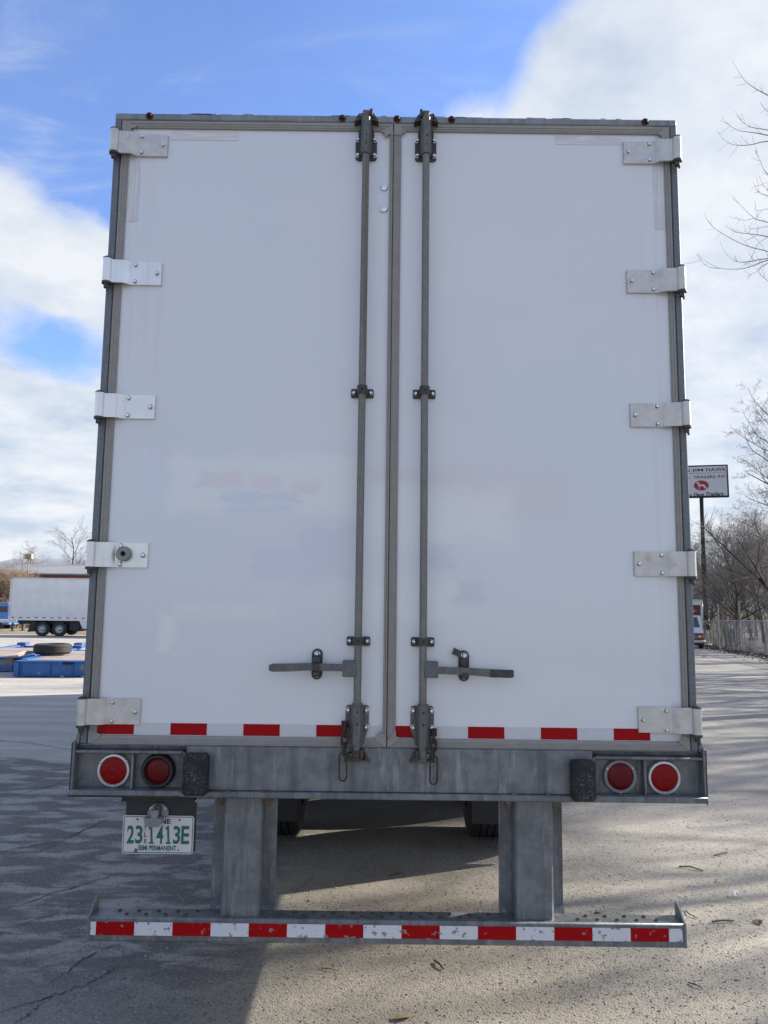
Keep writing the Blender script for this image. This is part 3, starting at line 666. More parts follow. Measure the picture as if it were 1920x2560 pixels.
# tail lamps
def tail(x, z, kind):
    if kind == 'bright':
        o = MB().lathe([(.056, .02), (.056, -.004), (.0585, -.007), (.0665, -.006), (.0705, -.001), (.0705, .016)], (x, .018, z), 'y', 40).build('tail_light', 'bezel', T)
        MB().lathe([(.056, -.002), (.05, -.006), (.03, -.0085), (0, -.009)], (x, .018, z), 'y', 40).build('lens', 'lens_red', o)
        g = MB()
        for a in range(6): g.lathe([(.015, 0), (.0135, -.0008), (0, -.0011)], (x + .034 * math.cos(a * 1.047), .0115, z + .034 * math.sin(a * 1.047)), 'y', 12)
        g.lathe([(.015, 0), (.0135, -.0008), (0, -.0011)], (x, .0095, z), 'y', 12)
        g.build_split('lens_optic', 'lens_red', o)
    elif kind == 'grommet':
        o = MB().lathe([(.053, .016), (.053, -.010), (.057, -.016), (.064, -.016), (.070, -.006), (.0715, .016)], (x, .018, z), 'y', 40).build('tail_light', 'grommet', T, label='deep red tail lamp in a thick black rubber ring')
        MB().lathe([(.0535, .0), (.05, -.004), (.03, -.008), (0, -.009)], (x, .018, z), 'y', 40).build('lens', 'lens_dark', o)
    else:
        o = MB().lathe([(.055, .02), (.055, -.004), (.058, -.008), (.067, -.006), (.0705, -.001), (.0705, .016)], (x, .018, z), 'y', 40).build('tail_light', 'bezel_grey', T, label='deep red tail lamp in a dull grey ring')
        MB().lathe([(.055, -.002), (.05, -.006), (.03, -.009), (0, -.010)], (x, .018, z), 'y', 40).build('lens', 'lens_dark', o)
    if kind != 'grommet':
        for a in (35, 150, 268): bolt(o, x + .063 * math.cos(R(a)), .012, z + .063 * math.sin(R(a)), .0046)
tail(-1.155, 1.131, 'bright'); tail(-.969, 1.132, 'grommet'); tail(.972, 1.132, 'dull'); tail(1.157, 1.129, 'bright')
# dock bumpers
for x0, x1, z0, z1 in ((-.847, -.745, 1.048, 1.216), (.752, .852, 1.044, 1.208)):
    q = MB().box(x0, x1, -.062, -.011, z0, z1, .012).build('dock_bumper', 'dock', T)
    for z in (z1 - .052, z0 + .045): MB().lathe([(.011, 0), (.010, .001), (0, .001)], ((x0 + x1) / 2 + (.004 if z > 1.12 else -.008), -.0635, z), 'y', 14).build('bolt_recess', 'grommet', q)

# number plate, bracket and lamp
MB().box(-1.112, -.812, .004, .075, 1.008, 1.034, .001).build('plate_bracket', 'black', T)
MB().box(-1.093, -.799, .012, .016, .81, 1.008, .001).build('plate_backing', 'black', T)
px0, px1, pz0, pz1 = -1.1005, -.8055, .8025, .9545
np_ = MB().prism(rrect(px0, px1, pz0, pz1, .012), 'y', .0045, .0065).build('number_plate', 'plate_white', T)
mb = MB(); o_ = rrect(px0 + .0035, px1 - .0035, pz0 + .0035, pz1 - .0035, .010); i_ = rrect(px0 + .0066, px1 - .0066, pz0 + .0066, pz1 - .0066, .0075); k = len(o_)
mb.add([(u, .0040, w) for u, w in o_] + [(u, .0040, w) for u, w in i_], [(i, (i + 1) % k, k + (i + 1) % k, k + i) for i in range(k)]); mb.build('plate_border', 'plate_green', np_, 0)
def pu(x, y): return px0 + (x - (150 - 50 * (y - 470) / 755)) / 1390 * (px1 - px0), pz1 - (y - 470) / 755 * (pz1 - pz0)
def ptext(t, xa, xb, ya, yb, mat, bold=.0, name='plate_letter'):
    (a, z1), (b_, z0) = pu(xa, (ya + yb) / 2), pu(xb, (ya + yb) / 2); z1 = pu(0, ya)[1]; z0 = pu(0, yb)[1]
    q = MB(); text_into(q, t, a, b_, z0, z1, .0038, 0, bold); q.build(name, mat, np_, 0)
for t, a, b_ in (('2', 212, 355), ('3', 378, 522), ('1', 640, 735), ('4', 788, 925), ('1', 968, 1062), ('3', 1115, 1255), ('E', 1272, 1430)):
    if t == '1':
        P = [(a + 55, 668), (a + 72, 668), (a + 72, 992), (a + 95, 992), (a + 95, 1028), (a - 2, 1028), (a - 2, 992), (a + 32, 992), (a + 32, 735), (a + 4, 748), (a + 4, 705)]
        MB().prism([pu(*q_) for q_ in P], 'y', .0036, .0044).build('plate_letter', 'plate_green', np_, 0)
    else: ptext(t, a, b_, 668, 1028, 'plate_green', .025)
for t, ya, yb in (('T', 672, 768), ('L', 802, 896), ('R', 928, 1026)): ptext(t, 548, 600, ya, yb, 'plate_ink', .02)
ptext('MAINE', 600, 1075, 532, 632, 'plate_ink', .03, 'plate_word'); ptext('SEMI PERMANENT', 425, 1172, 1058, 1160, 'plate_green', .035, 'plate_word')
for a, b_, r in ((425, 548, .0055), (1250, 548, .0055), (1207, 1146, .0035)):
    x, z = pu(a, b_); MB().lathe([(r, .0005), (r * .8, -.002), (0, -.0028)], (x, .0045, z), 'y', 10).build('plate_screw', 'nut_rust', np_)
x, z = pu(378, 1165); MB().prism([(x - .008, z - .009), (x + .007, z - .009), (x + .009, z + .004), (x + .002, z + .010), (x - .004, z + .008)], 'y', .0036, .0042).build('plate_stain', 'nut_rust', np_)
lx = -.9555
q = MB(); q.prism(ring_poly(lx, .962, .043, 24, R(-8), R(188)), 'y', -.004, .012); q.build('plate_lamp', 'bezel_grey', T)
lamp = bpy.data.objects['plate_lamp']
MB().box(lx - .014, lx + .016, -.020, -.004, .955, 1.004, .006).build('lamp_arm', 'plate_dark', lamp)
q = MB().box(lx - .022, lx + .010, -.040, -.012, .945, .985, .005); q.prism([(lx - .046, .955), (lx + .030, .955), (lx + .024, .932), (lx + .012, .922), (lx - .028, .922), (lx - .040, .932)], 'y', -.046, -.006)
for k in range(6): q.box(lx - .036 + k * .011, lx - .031 + k * .011, -.0485, -.046, .925, .950, .001)
q.build('lamp_housing', 'bezel_grey', lamp)
for sx in (-1, 1): bolt(lamp, lx + .028 * sx, -.006, .984, .005)

# underride guard
bar = MB().box(-1.222, 1.222, -.002, .098, .461, .5550, .006).build('underride_guard', 'galv_sill', T)
for s in (-1, 1):
    q = MB()
    q.prism([(s * .539, .026), (s * .681, .026), (s * .690, .036), (s * .690, .128), (s * .750, .128), (s * .750, .138), (s * .477, .138), (s * .477, .128), (s * .530, .128), (s * .530, .036)], 'z', .5552, 1.024)
    q.box(s * .468, s * .752, .012, .15, 1.0245, 1.036, .002)
    q.prism([(.099, .47), (.15, .50), (.15, .60), (.099, .553)], 'x', s * .48, s * .75)
    leg = q.build('guard_upright', 'galv_sill', bar)
    for x in (s * .70, s * .505):
        MB().lathe([(0, -.035), (.008, -.035), (.008, -.020), (.016, -.020), (.016, 0), (0, 0)], (x, .05, 1.0245), 'z', 8).build('bolt', 'nut_rust', bar)
    # flared end plate
    q = MB(); xe = s * 1.222
    q.prism([(-.002, .461), (.098, .461), (.106, .585), (.102, .600), (.092, .608), (.078, .606), (.060, .596), (.03, .572), (.008, .558), (-.002, .5552)], 'x', xe - s * .006, xe + s * .001)
    q.build('end_plate', 'galv', bar)
x = -1.186; k = 0
for a, b_, red in [(-1.209, -1.187, False)] + [(-1.186 + .1557 * i, -1.186 + .1557 * (i + 1) - .0006, i % 2 == 0) for i in range(15)] + [(1.1502, 1.205, False)]:
    MB().box(a, b_, -.0042, -.0023, .4865, .5375).build('reflective_tape', 'chip_red' if red else 'chip_white', bar)
hole = MB().lathe([(.0085, 0), (.0080, .004), (.0055, .0045), (.0045, -.0)], (0, 0, 0), 'z', 10).lathe([(.0048, .001), (0, .001)], (0, 0, 0), 'z', 10)
ho = hole.build('tread_bump', 'plate_dark', bar); ho.location = (-1.12, .066, .5550); first = True
for i in range(28):
    for j in (0, 1):
        x = -1.115 + i * .081 + j * .04; y = .066 if j == 0 else .030
        if abs(abs(x) - .61) < .155 or x > 1.15: continue
        if first: ho.location = (x, y, .555); first = False; continue
        o = link(ho.data, 'tread_bump', bar, (x, y, .555))

# running gear
for y in (3.35, 4.60):
    MB().tube([(-.92, y, .50 + gz(0, y)), (.92, y, .50 + gz(0, y))], .062, 12).build('axle', 'black', T)
    for s in (-1, 1):
        for off, inner in ((1.135, 0), (.815, 1)):
            cx = s * off; c = (cx, y, .525 + gz(0, y)); w = .135
            q = MB(); prof = [(.285, -w * .8), (.30, -w), (.40, -w * 1.02), (.492, -w * .95), (.519, -w * .82)]
            for g in range(4):
                a = -w * .82 + w * 1.64 * (g + .5) / 4
                prof += [(.525, a - w * .15), (.525, a + w * .15)]
                if g < 3: prof += [(.510, a + w * .17), (.510, a + w * .24)]
            prof += [(.519, w * .82), (.492, w * .95), (.40, w * 1.02), (.30, w), (.285, w * .8)]
            q.lathe(prof, c, 'x', 40); wh = q.build('wheel', 'rubber', T, 25)
            if not inner:
                q = MB().lathe([(.285, w * .8 * s), (.28, w * .7 * s), (.25, w * .2 * s), (.16, .02 * s), (.12, .09 * s), (.10, .16 * s), (0, .17 * s)], c, 'x', 24); q.build('rim', 'pink_wear', wh)
        if y < 4: MB().box(s * .66, s * 1.285, 2.765, 2.78, .185, .97, .003).build('mud_flap', 'flap', T)
q = MB()
for s in (-1, 1): q.box(s * .42, s * .56, 2.3, 6.6, .86, 1.098, .006); q.box(s * .60, s * .68, 3.0, 5.0, .62, .86, .01)
for k in range(22): q.box(-1.19, 1.19, .3 + k * .70, .35 + k * .70, 1.0, 1.098)
q.box(-1.2, 1.2, 2.62, 2.70, .90, .998, .004)
q.build_split('under_frame', 'black', T)
for s in (-1, 1):
    q = MB().box(s * .85, s * .97, 12.2, 12.32, gz(0, 12.2) + .03, 1.098, .006); q.box(s * .78, s * 1.04, 12.12, 12.4, gz(0, 12.2), gz(0, 12.2) + .03, .004); q.build('landing_leg', 'black', T)

# ------------------------------------------------------------------ bare trees
def grow(rng, H, r0, lean=(0, 0), levels=4, fork=.3, spread=.9, droop=0., nlimb=11, dens=1.0, gnarl=.12, multi=1):
    """polylines (points, radii, level) of a leafless tree"""
    out = []
    def rec(p, d, ln, r, lv):
        n = (8, 6, 5, 4, 3)[lv]; pts = [p.copy()]; rs = [r]; st = ln / n; dirs = []
        for i in range(n):
            d = (d + Vector((rng.gauss(0, gnarl), rng.gauss(0, gnarl), rng.gauss(0, gnarl) + (.05 if lv else 0) - droop * (lv > 1)))).normalized()
            p = p + d * st; pts.append(p.copy()); rs.append(max(r * (1 - .78 * (i + 1) / n), .004)); dirs.append(d.copy())
        out.append((pts, rs, lv))
        if lv >= levels: return
        cnt = int((nlimb, 8, 7, 5)[lv] * dens * (1 if lv == 0 else rng.uniform(.7, 1.2)))
        for k in range(cnt):
            f = (fork if lv == 0 else .15) + (1 - (fork if lv == 0 else .15)) * (k + rng.random() * .8) / cnt
            f = min(f, .99); i = min(int(f * n), n - 1); q = pts[i].lerp(pts[i + 1], f * n - i); dd = dirs[i]
            a = Vector((rng.gauss(0, 1), rng.gauss(0, 1), rng.gauss(0, .6))); a = (a - dd * a.dot(dd)).normalized()
            nd = (dd * rng.uniform(.45, .9) + a * spread * rng.uniform(.6, 1.1)).normalized()
            L2 = ln * (1 - .55 * f) * rng.uniform(.38, .62) if lv else ln * rng.uniform(.38, .6) * (1.15 - .65 * f)
            rec(q, nd, L2, max(rs[i] * rng.uniform(.42, .62), .004), lv + 1)
    for s in range(multi):
        d0 = Vector((lean[0] + rng.gauss(0, .22) * (multi > 1), lean[1] + rng.gauss(0, .22) * (multi > 1), 1)).normalized()
        rec(Vector((rng.gauss(0, .15) * (multi > 1), rng.gauss(0, .15) * (multi > 1), -.1)), d0, H * rng.uniform(.85, 1), r0, 0)
    return out
def tree_meshes(name, lines, bark, twig):
    res = []
    for part, mat, sel in (('trunk', bark, lambda l: l <= 1), ('crown', twig, lambda l: l > 1)):
        V = []; F = []
        for pts, rs, lv in lines:
            if not sel(lv): continue
            n = 7 if lv == 0 else 5 if lv == 1 else 3
            mb = MB(); mb.tube(pts, rs, n, caps=False); o = len(V); V += mb.v; F += [tuple(i + o for i in f) for f in mb.f]
        me = bpy.data.meshes.new(name + '_' + part); me.from_pydata(V, [], F); me.materials.append(M[mat]); me.polygons.foreach_set('use_smooth', [True] * len(F)); res.append((part, me))
    return res
def plant(res, label, loc, rz=0, sc=1., group=None, name='bare_tree', cat='tree', rx=0):
    o = thing(name, label, cat, loc, rz, group); o.scale = (sc, sc, sc); o.rotation_euler.x = rx
    for part, me in res: link(me, part, o)
    return o
VAR = [tree_meshes('tree', grow(random.Random(11 + i), 15, .21, (.05 * (i - 1), 0), 4, .22, .85, .0, 14, 1.12, .13), 'wood_bark' if i != 1 else 'bark_dark', 'twig') for i in range(3)]
VAR.append(tree_meshes('tree', grow(random.Random(31), 15, .2, (-.04, 0), 4, .2, .95, .02, 17, 1.3, .12), 'bark_dark', 'twig'))
SHRUB = [tree_meshes('shrub', grow(random.Random(40 + i), 3.6, .035, (0, 0), 3, .1, .8, 0, 10, 1.2, .14, 9), 'shrub', 'shrub') for i in range(2)]
SAP = [tree_meshes('sapling', grow(random.Random(60 + i), 7.5, .06, (0, 0), 4, .12, .7, 0, 10, .9, .13, 3), 'wood_bark', 'twig') for i in range(2)]
def G(x, y): return (x, y, gz(x, y) - .02)
grpR = 'bare trees crowded behind the chain link fence'
labR = 'leafless grey tree in the tangled wood behind the chain link fence'
plant(VAR[1], 'tall bare tree reaching in from the right edge at the height of the pole sign', G(24.8, 38), 4.4, 1.1)
for i, (x, y, v_, rz, sc) in enumerate([(27.5, 44, 1, .4, .66), (31, 56, 0, 1.2, .72), (36, 68, 2, 2.2, .8), (29.5, 62, 1, 3.0, .62), (40, 80, 0, 4.0, .85), (34, 74, 1, 5.1, .7), (45, 92, 2, .9, .9), (38, 98, 0, 2.9, .8), (31, 84, 2, 1.9, .66), (25.6, 58, 2, 4.4, .5), (33, 64, 0, 5.6, .62), (28, 50, 2, 2.6, .55), (28.6, 90, 1, .3, .72), (25.6, 40, 2, 0.8, 1.1), (24.0, 80, 0, 1.3, .6), (24.2, 50, 3, 3.2, .62), (29.2, 61, 3, 5.0, .76), (31, 60, 3, .8, .72), (25.5, 47, 3, 2.2, .6), (27.6, 57, 3, .5, .66), (30, 68, 3, 4.1, .7), (26.6, 66, 3, 5.5, .52), (33, 78, 3, 1.4, .8), (24.4, 52, 0, .2, .42),
                                       (18.5, 9, 0, 1.1, .7), (19.5, 15.5, 1, 2.2, .8), (23, 15.5, 0, 4.4, 1.0), (27, 14, 1, .9, 1.1), (25, 24, 0, 5.2, 1.0), (28, 19, 2, 3.3, 1.15), (18, 4, 2, 2.7, .75), (28, 31, 1, 1.5, 1.0), (22, 27, 1, .2, .95), (24, 19, 2, 1.0, 1.0), (21, 12, 0, 3.3, .92), (26, 6, 1, 4.2, 1.05), (22, 1, 2, 5.0, .9), (31, 25, 0, 2.5, 1.1), (30, 12, 2, .7, 1.1), (20.5, 20, 2, 2.0, .8), (33, 36, 1, 3.7, 1.1)]):
    plant(VAR[v_], labR, G(x, y), rz, sc, grpR)
for i in range(26):
    y = rnd.uniform(38, 84); x = fx(y) + rnd.uniform(.8, 7.5)
    plant(SAP[i % 2], 'thin multi-stemmed sapling in the undergrowth behind the chain link fence', G(x, y), rnd.uniform(0, 6), rnd.uniform(.45, .85), 'saplings behind the chain link fence', 'sapling', 'sapling')
# leaning trunk crossing behind the sign pole
ln_ = [at(1905, 1455, 47), at(1878, 1429, 47), at(1850, 1403, 47.2), at(1822, 1378, 47.4), at(1795, 1352, 47.5), at(1774, 1334, 47.6), at(1758, 1316, 47.7)]
base = Vector(G(ln_[0].x + 2.2, 47.0)); lines = [([Vector(p) - base for p in ([base] + [base.lerp(ln_[0], .5) + Vector((.4, 0, .2))] + ln_)], [.16, .14, .105, .085, .07, .055, .045, .032, .015], 0)]
rg = random.Random(5)
for k in range(46):
    f = rg.uniform(.35, 1); pts0 = lines[0][0]; i = min(int(f * 8), 7); p = pts0[i].lerp(pts0[i + 1], f * 8 - i)
    d = Vector((rg.gauss(-.2, .6), rg.gauss(0, .6), rg.uniform(.0, 1.0))).normalized(); pts = [p]
    for j in range(4): d = (d + Vector((rg.gauss(0, .2), rg.gauss(0, .2), .12))).normalized(); pts.append(pts[-1] + d * rg.uniform(.2, .55))
    lines.append((pts, [.03, .022, .015, .01, .006], 2))
plant(tree_meshes('leaning_tree', lines, 'bark_dark', 'twig'), 'long dark trunk leaning left across the wood behind the sign pole', base, 0, 1)

# near tree whose upcurved twigs come in at the upper right
NC = [[(535, 180), (600, 290), (655, 365), (740, 430), (856, 492), (1150, 640)], [(785, 555), (856, 640), (1000, 740)], [(572, 665), (620, 720), (700, 775), (856, 803), (1150, 860)], [(445, 690), (500, 750), (590, 805), (720, 825), (856, 850), (1250, 930)], [(404, 808), (460, 885), (560, 935), (700, 935), (856, 903), (1250, 900)],
      [(742, 993), (790, 1080), (856, 1200), (1150, 1420)], [(725, 1265), (765, 1345), (856, 1390), (1150, 1450)], [(770, 1205), (856, 1345), (1000, 1430)], [(537, 1388), (600, 1460), (735, 1588), (856, 1625), (1150, 1700)], [(510, 1575), (640, 1608), (735, 1588)],
      [(280, 1537), (340, 1640), (440, 1720), (640, 1825), (856, 1885), (1250, 1980)], [(472, 1650), (560, 1710), (700, 1730), (856, 1755), (1200, 1850)], [(430, 1800), (480, 1900), (580, 1975), (700, 1975), (856, 1950), (1250, 1960)], [(220, 1905), (300, 1970), (430, 2035), (620, 2040), (760, 2000), (856, 1965), (1250, 1900)],
      [(222, 1908), (270, 1980), (350, 2030), (430, 2035)], [(660, 2115), (760, 2060), (856, 1990), (1150, 1930)], [(765, 2070), (856, 2145), (1050, 2200)], [(640, 1700), (760, 1780), (900, 1990)], [(690, 1690), (860, 1660)], [(755, 1525), (860, 1505)], [(645, 2015), (700, 1960), (760, 1830), (850, 1760)]]
tb = Vector(G(11.6, 13.6)); lines = []
def near_pt(c, yy): p = at(1680 + c[0] / 3.567, 100 + c[1] / 3.567, yy); return p - tb
hubs = [near_pt((1500, 830), 13.4), near_pt((1480, 1500), 13.5), near_pt((1500, 2050), 13.6)]
lines.append(([Vector((0, 0, -.1)), Vector((-.1, 0, 2.5)), hubs[2] + Vector((.4, 0, -2.)), hubs[2], hubs[1], hubs[0], hubs[0] + Vector((.2, .3, 4.5))], [.26, .23, .19, .16, .12, .085, .01], 0))
rg = random.Random(9)
for i, cv in enumerate(NC):
    yy = 13 + rg.uniform(-.8, .8); P = [near_pt(c, yy) for c in cv]; main = cv[-1][0] > 900
    if main: P.append(min(hubs, key=lambda h: abs(h.z - P[-1].z)))
    # smooth resample
    Q = []
    for a in range(len(P) - 1):
        p0, p1, p2, p3 = P[max(a - 1, 0)], P[a], P[a + 1], P[min(a + 2, len(P) - 1)]
        for t in (0, .25, .5, .75): Q.append(.5 * ((2 * p1) + (p2 - p0) * t + (2 * p0 - 5 * p1 + 4 * p2 - p3) * t * t + (3 * p1 - p0 - 3 * p2 + p3) * t ** 3))
    Q.append(P[-1]); k = len(Q)
    lines.append((Q, [.0034 + (.020 if main else .004) * (j / k) ** 1.6 for j in range(k)], 2))
    for _ in range(7 if main else 3):
        j = rg.randrange(k // 6, max(k // 6 + 1, int(k * .7))); t = (Q[max(j - 1, 0)] - Q[min(j + 1, k - 1)]).normalized()
        d = (t * .8 + Vector((rg.gauss(0, .3), rg.gauss(0, .5), rg.choice((-1, 1)) * rg.uniform(.5, 1.2)))).normalized(); pts = [Q[j]]; ln = rg.uniform(.08, .38)
        for _2 in range(3): d = (d + Vector((rg.gauss(0, .15), 0, .12))).normalized(); pts.append(pts[-1] + d * ln / 3)
        lines.append((pts, [.0036, .0033, .0028, .0024], 3))
plant(tree_meshes('near_tree', lines, 'wood_bark', 'twig_near'), 'near bare tree reaching in at upper right with long upcurved twigs against the sky', tb, 0, 1)

# trees and brush at the far left
plant(VAR[1], 'bare spreading tree rising behind the white warehouse roof', G(-37.6, 92), 1.2, .86)
plant(VAR[2], 'bare tree at the left edge above the brown brush', G(-44.5, 88), .3, .72)
plant(VAR[0], 'small bare tree between the tan box and the spreading tree', G(-47, 108), 2.2, .62)
rg = random.Random(21)
for i in range(44):
    y = rg.uniform(71, 77); px = rg.choice((rg.uniform(-25, 55), rg.uniform(-25, 90), rg.uniform(-20, 135))); x = (px - 960) / FPX * (y + 3.3) * 1.02
    plant(SHRUB[i % 2], 'brown leafless shrub in the thicket behind the far white trailer', G(x, y), i * 1.3, (1.5 if px < 70 else 1.4 - .45 * (px - 70) / 65) * rg.uniform(.85, 1.1), 'brown shrubs behind the far trailer', 'shrub', 'shrub')

# ------------------------------------------------------------------ warehouse, rooftop box
wy = 82; w = thing('warehouse', 'long white building with a band of red brick behind the far trailer', 'building', (-24, wy, gz(-24, wy)))
MB().box(-23, 15, 0, 20, 0, 5.55, .0).build('brick_wall', 'brick', w)
q = MB(); q.prism([(-.5, 5.55), (-.5, 5.72), (13, 8.0), (21, 5.72), (21, 5.55)], 'x', -23.3, 15.3)
q.build('roof', 'bldg_white', w)
MB().box(-11.4, -9.9, 12, 14, 7.75, 8.25, .02).build('roof_vent', 'brick', w)
p = at(71, 1391, 76); o = thing('cabinet_box', 'small tan box on a post sticking up above the brown brush', 'box', (p.x, 76, gz(p.x, 76)))
zz = p.z - gz(p.x, 76); MB().box(-.20, .42, -.25, .25, zz - .26, zz + .26, .02).build('cabinet', 'tan', o); MB().box(-.44, -.205, -.25, .25, zz - .26, zz + .26, .02).build('cabinet_side', 'alu_dirty', o); MB().cyl((0.05, 0, 0), (0.05, 0, zz - .26), .06, 8).build('post', 'tan', o)

# ------------------------------------------------------------------ far white trailer (side-on)
fy = 50.6; fxl = at(24, 1500, fy).x
F = thing('semi_trailer', 'white ribbed box trailer parked side-on at the far left of the lot', 'trailer', (fxl, fy, gz(-20, fy)))
q = MB().box(0, 14.6, 0, 2.6, 1.10, 4.0, .02); q.build('body', 'white_flat', F)
q = MB()
for k in range(22): q.box(.12, 14.5, -.02, .0, 1.36 + k * .118, 1.40 + k * .118, .004)
q.build_split('side_rib', 'white_flat', F)
q = MB().box(-.01, .11, -.03, .03, 1.1, 4.02, .01); q.box(0, 14.6, -.03, .03, 3.94, 4.03, .01); q.build_split('corner_post', 'truck_alu', F)
MB().box(.0, 14.6, -.034, .0, 1.08, 1.34, .005).build('bottom_rail', 'white_flat', F)
for k in range(24): MB().box(.20 + k * .545, .42 + k * .545, -.038, -.034, 1.24, 1.30).build('reflective_tape', 'tape_red', F)
def far_wheel(par, x, z0, s=1.):
    c = (x, .22, z0); wd = .15
    wh = MB().lathe([(.29, -wd), (.40, -wd * 1.05), (.48, -wd * .9), (.51, -wd * .6), (.51, wd * .6), (.48, wd * .9), (.3, wd)], c, 'y', 32).build('wheel', 'rubber', par)
    MB().lathe([(.29, -wd), (.285, -wd * .8), (.25, -.03), (.17, .0), (.15, -.07), (.10, -.12), (0, -.13)], c, 'y', 24).build('rim', 'pink_wear', wh)
    MB().lathe([(.29, wd), (0, wd)], c, 'y', 24).build('wheel_back', 'rubber', wh)
for x in (2.33, 3.53): far_wheel(F, x, .51); 
for x in (2.33, 3.53): MB().lathe([(.3, -.15), (.48, -.14), (.51, 0), (.48, .14), (.3, .15), (0, .15)], (x, 2.3, .51), 'y', 24).build('wheel', 'rubber', F)
MB().prism([(1.35, .28), (1.75, .32), (1.95, 1.0), (1.6, 1.0)], 'y', .05, .7).build('mud_flap', 'flap', F)
MB().box(.5, 14, .5, 2.1, .82, 1.098).build('under_frame', 'black', F)
q = MB(); q.prism([(4.9, 1.1), (5.2, .55), (14.2, .45), (14.2, 1.1)], 'y', .02, .05); q.build('side_skirt', 'white_flat', F)
q = MB(); q.box(4.1, 4.9, .3, 2.2, .35, 1.09, .06); q.build('spare_carrier', 'black', F)

# blue van behind the far trailer, silver chassis nose
p = at(-45, 1545, 68); o = thing('van', 'bright blue van half hidden behind the far trailer at the left edge', 'van', (p.x, 68, gz(p.x, 68)))
q = MB().prism([(-2.4, .45), (2.5, .45), (2.5, 1.3), (2.42, 2.2), (2.2, 2.42), (-1.5, 2.45), (-2.1, 1.5), (-2.4, 1.3)], 'y', 0, 1.9); q.build('body', 'van_blue', o)
q = MB().prism([(-1.3, 1.55), (2.3, 1.55), (2.25, 2.1), (-1.05, 2.1)], 'y', -.01, .0); q.build('window', 'glass', o)
MB().box(-1.6, 2.35, -.02, 1.92, 2.43, 2.50, .02).build('roof_rack', 'bldg_white', o)
for x in (-1.5, 1.6): MB().lathe([(0, -.02), (.2, -.03), (.34, -.02), (.36, .1), (.34, .22)], (x, 0, .36), 'y', 20).build('wheel', 'rubber', o)
p = at(18, 1553, 62); o = thing('chassis_frame', 'bare silver chassis on landing legs at the left edge behind the far trailer', 'chassis frame', (p.x, 62, gz(p.x, 62)))
z = p.z - gz(p.x, 62)
q = MB().box(-9, .8, 0, .25, z - .12, z + .12, .02); q.box(-9, .8, 1.9, 2.15, z - .12, z + .12, .02)
for k in range(7): q.box(-8.8 + k * 1.55, -8.6 + k * 1.55, .1, 2.0, z - .1, z + .08, .01)
q.build_split('rail', 'truck_alu', o)
for y in (.05, 1.9):
    q = MB().box(.36, .50, y, y + .12, .03, z - .12, .01); q.box(.22, .64, y - .08, y + .2, 0, .03); q.build('landing_leg', 'black', o)
for x in (-.3, -1.2): MB().box(x, x + .22, -.03, .0, z - .06, z + .04, .01).build('lamp', 'lamp_clear', o)
MB().box(.8, .98, .1, 2.0, z - .1, z + .1, .02).build('nose_plate', 'cam_rust', o)
for x in (-7.2, -8.3): MB().lathe([(.1, -.12), (.3, -.13), (.48, -.11), (.5, 0), (.48, .11), (.1, .13)], (x, .2, .5), 'y', 20).build('wheel', 'rubber', o)

# ------------------------------------------------------------------ blue chassis frames and the loose tyre
def chassis(label, x, y, rz, mat, ln, deck):
    o = thing('chassis_frame', label, 'chassis frame', (x, y, gz(x, y)), rz, 'blue chassis frames on the ground')
    z0, z1 = .05, .43
    q = MB().box(0, 2.44, 0, .02, z0, z1 - .03, .003); q.box(-.01, 2.45, -.05, .28, z1 - .03, z1, .004); q.box(-.01, 2.45, -.04, .28, z0 - .02, z0 + .01, .004)
    for xx in (0, .16, .92, 1.50, 2.05, 2.42): q.box(xx, xx + .02, -.035, 0, z0, z1 - .03, .002)
    q.box(.0, .13, -.05, .0, z0 - .01, z1, .004)
    q.build('end_beam', mat, o)
    MB().lathe([(.085, 0), (0, 0)], (1.78, -.003, .26), 'y', 16).build('beam_hole', 'galv_frame', o)
    for xx in (1.25, 2.10): MB().box(xx, xx + .28, -.056, -.05, z1 - .09, z1 - .02, .004).build('lamp_slot', 'void', o)
    for xx in (.03, 2.19):
        MB().box(xx, xx + .22, .28, ln, z1 - .10, z1 + .02, .004).build('side_rail', mat, o)
    q = MB()
    for k in range(int(ln / .9)): q.box(.2, 2.24, .8 + k * .9, .9 + k * .9, z1 - .14, z1 - .03)
    q.build_split('cross_member', mat, o)
    for k in range(deck):
        a = .33 + k * .82; MB().box(.26 + rnd.uniform(0, .05), 2.0 - .25 * (k % 3), a, a + .78, z1 - .03, z1 + .005 + .004 * (k % 2), .004).build('deck_plate', 'deck', o)
    for xx in (2.1, .1): MB().box(xx, xx + .3, ln - .6, ln - .1, z1 + .02, z1 + .10, .01).build('twist_lock', mat, o)
    q = MB()
    for xx in (.2, 2.0): q.box(xx, xx + .24, 1, 1.4, 0, z1 - .1); q.box(xx, xx + .24, ln - 1.4, ln - 1, 0, z1 - .1)
    q.build_split('skid', 'black', o)
    return o
p = gpt(34, 1693); chassis('low blue steel chassis frame with a tyre lying on its deck', p.x, p.y, R(8), 'blue', 6.2, 5)
p2 = gpt(30, 1686); c2 = chassis('rust-stained blue chassis frame cut off by the left edge of the photo', p2.x - 2.44, p2.y + .6, R(6), 'blue_rust', 6.5, 5)
tp = at(127, 1641, p.y + 2.15)
o = thing('loose_tyre', 'worn black tyre lying flat on the blue chassis frame', 'tyre', (tp.x, p.y + 2.25, gz(p.x, p.y) + .475))
q = MB(); prof = [(.30, .03), (.33, .0), (.44, .0), (.50, .03), (.53, .07)]
for g in range(4): prof += [(.535, .075 + g * .045), (.535, .105 + g * .045), (.525, .107 + g * .045), (.525, .118 + g * .045)]
prof += [(.53, .25), (.50, .285), (.44, .305), (.33, .30), (.30, .27), (.30, .03)]
q.lathe(prof, (0, 0, 0), 'z', 48); q.build('tyre_body', 'rubber', o, 30)

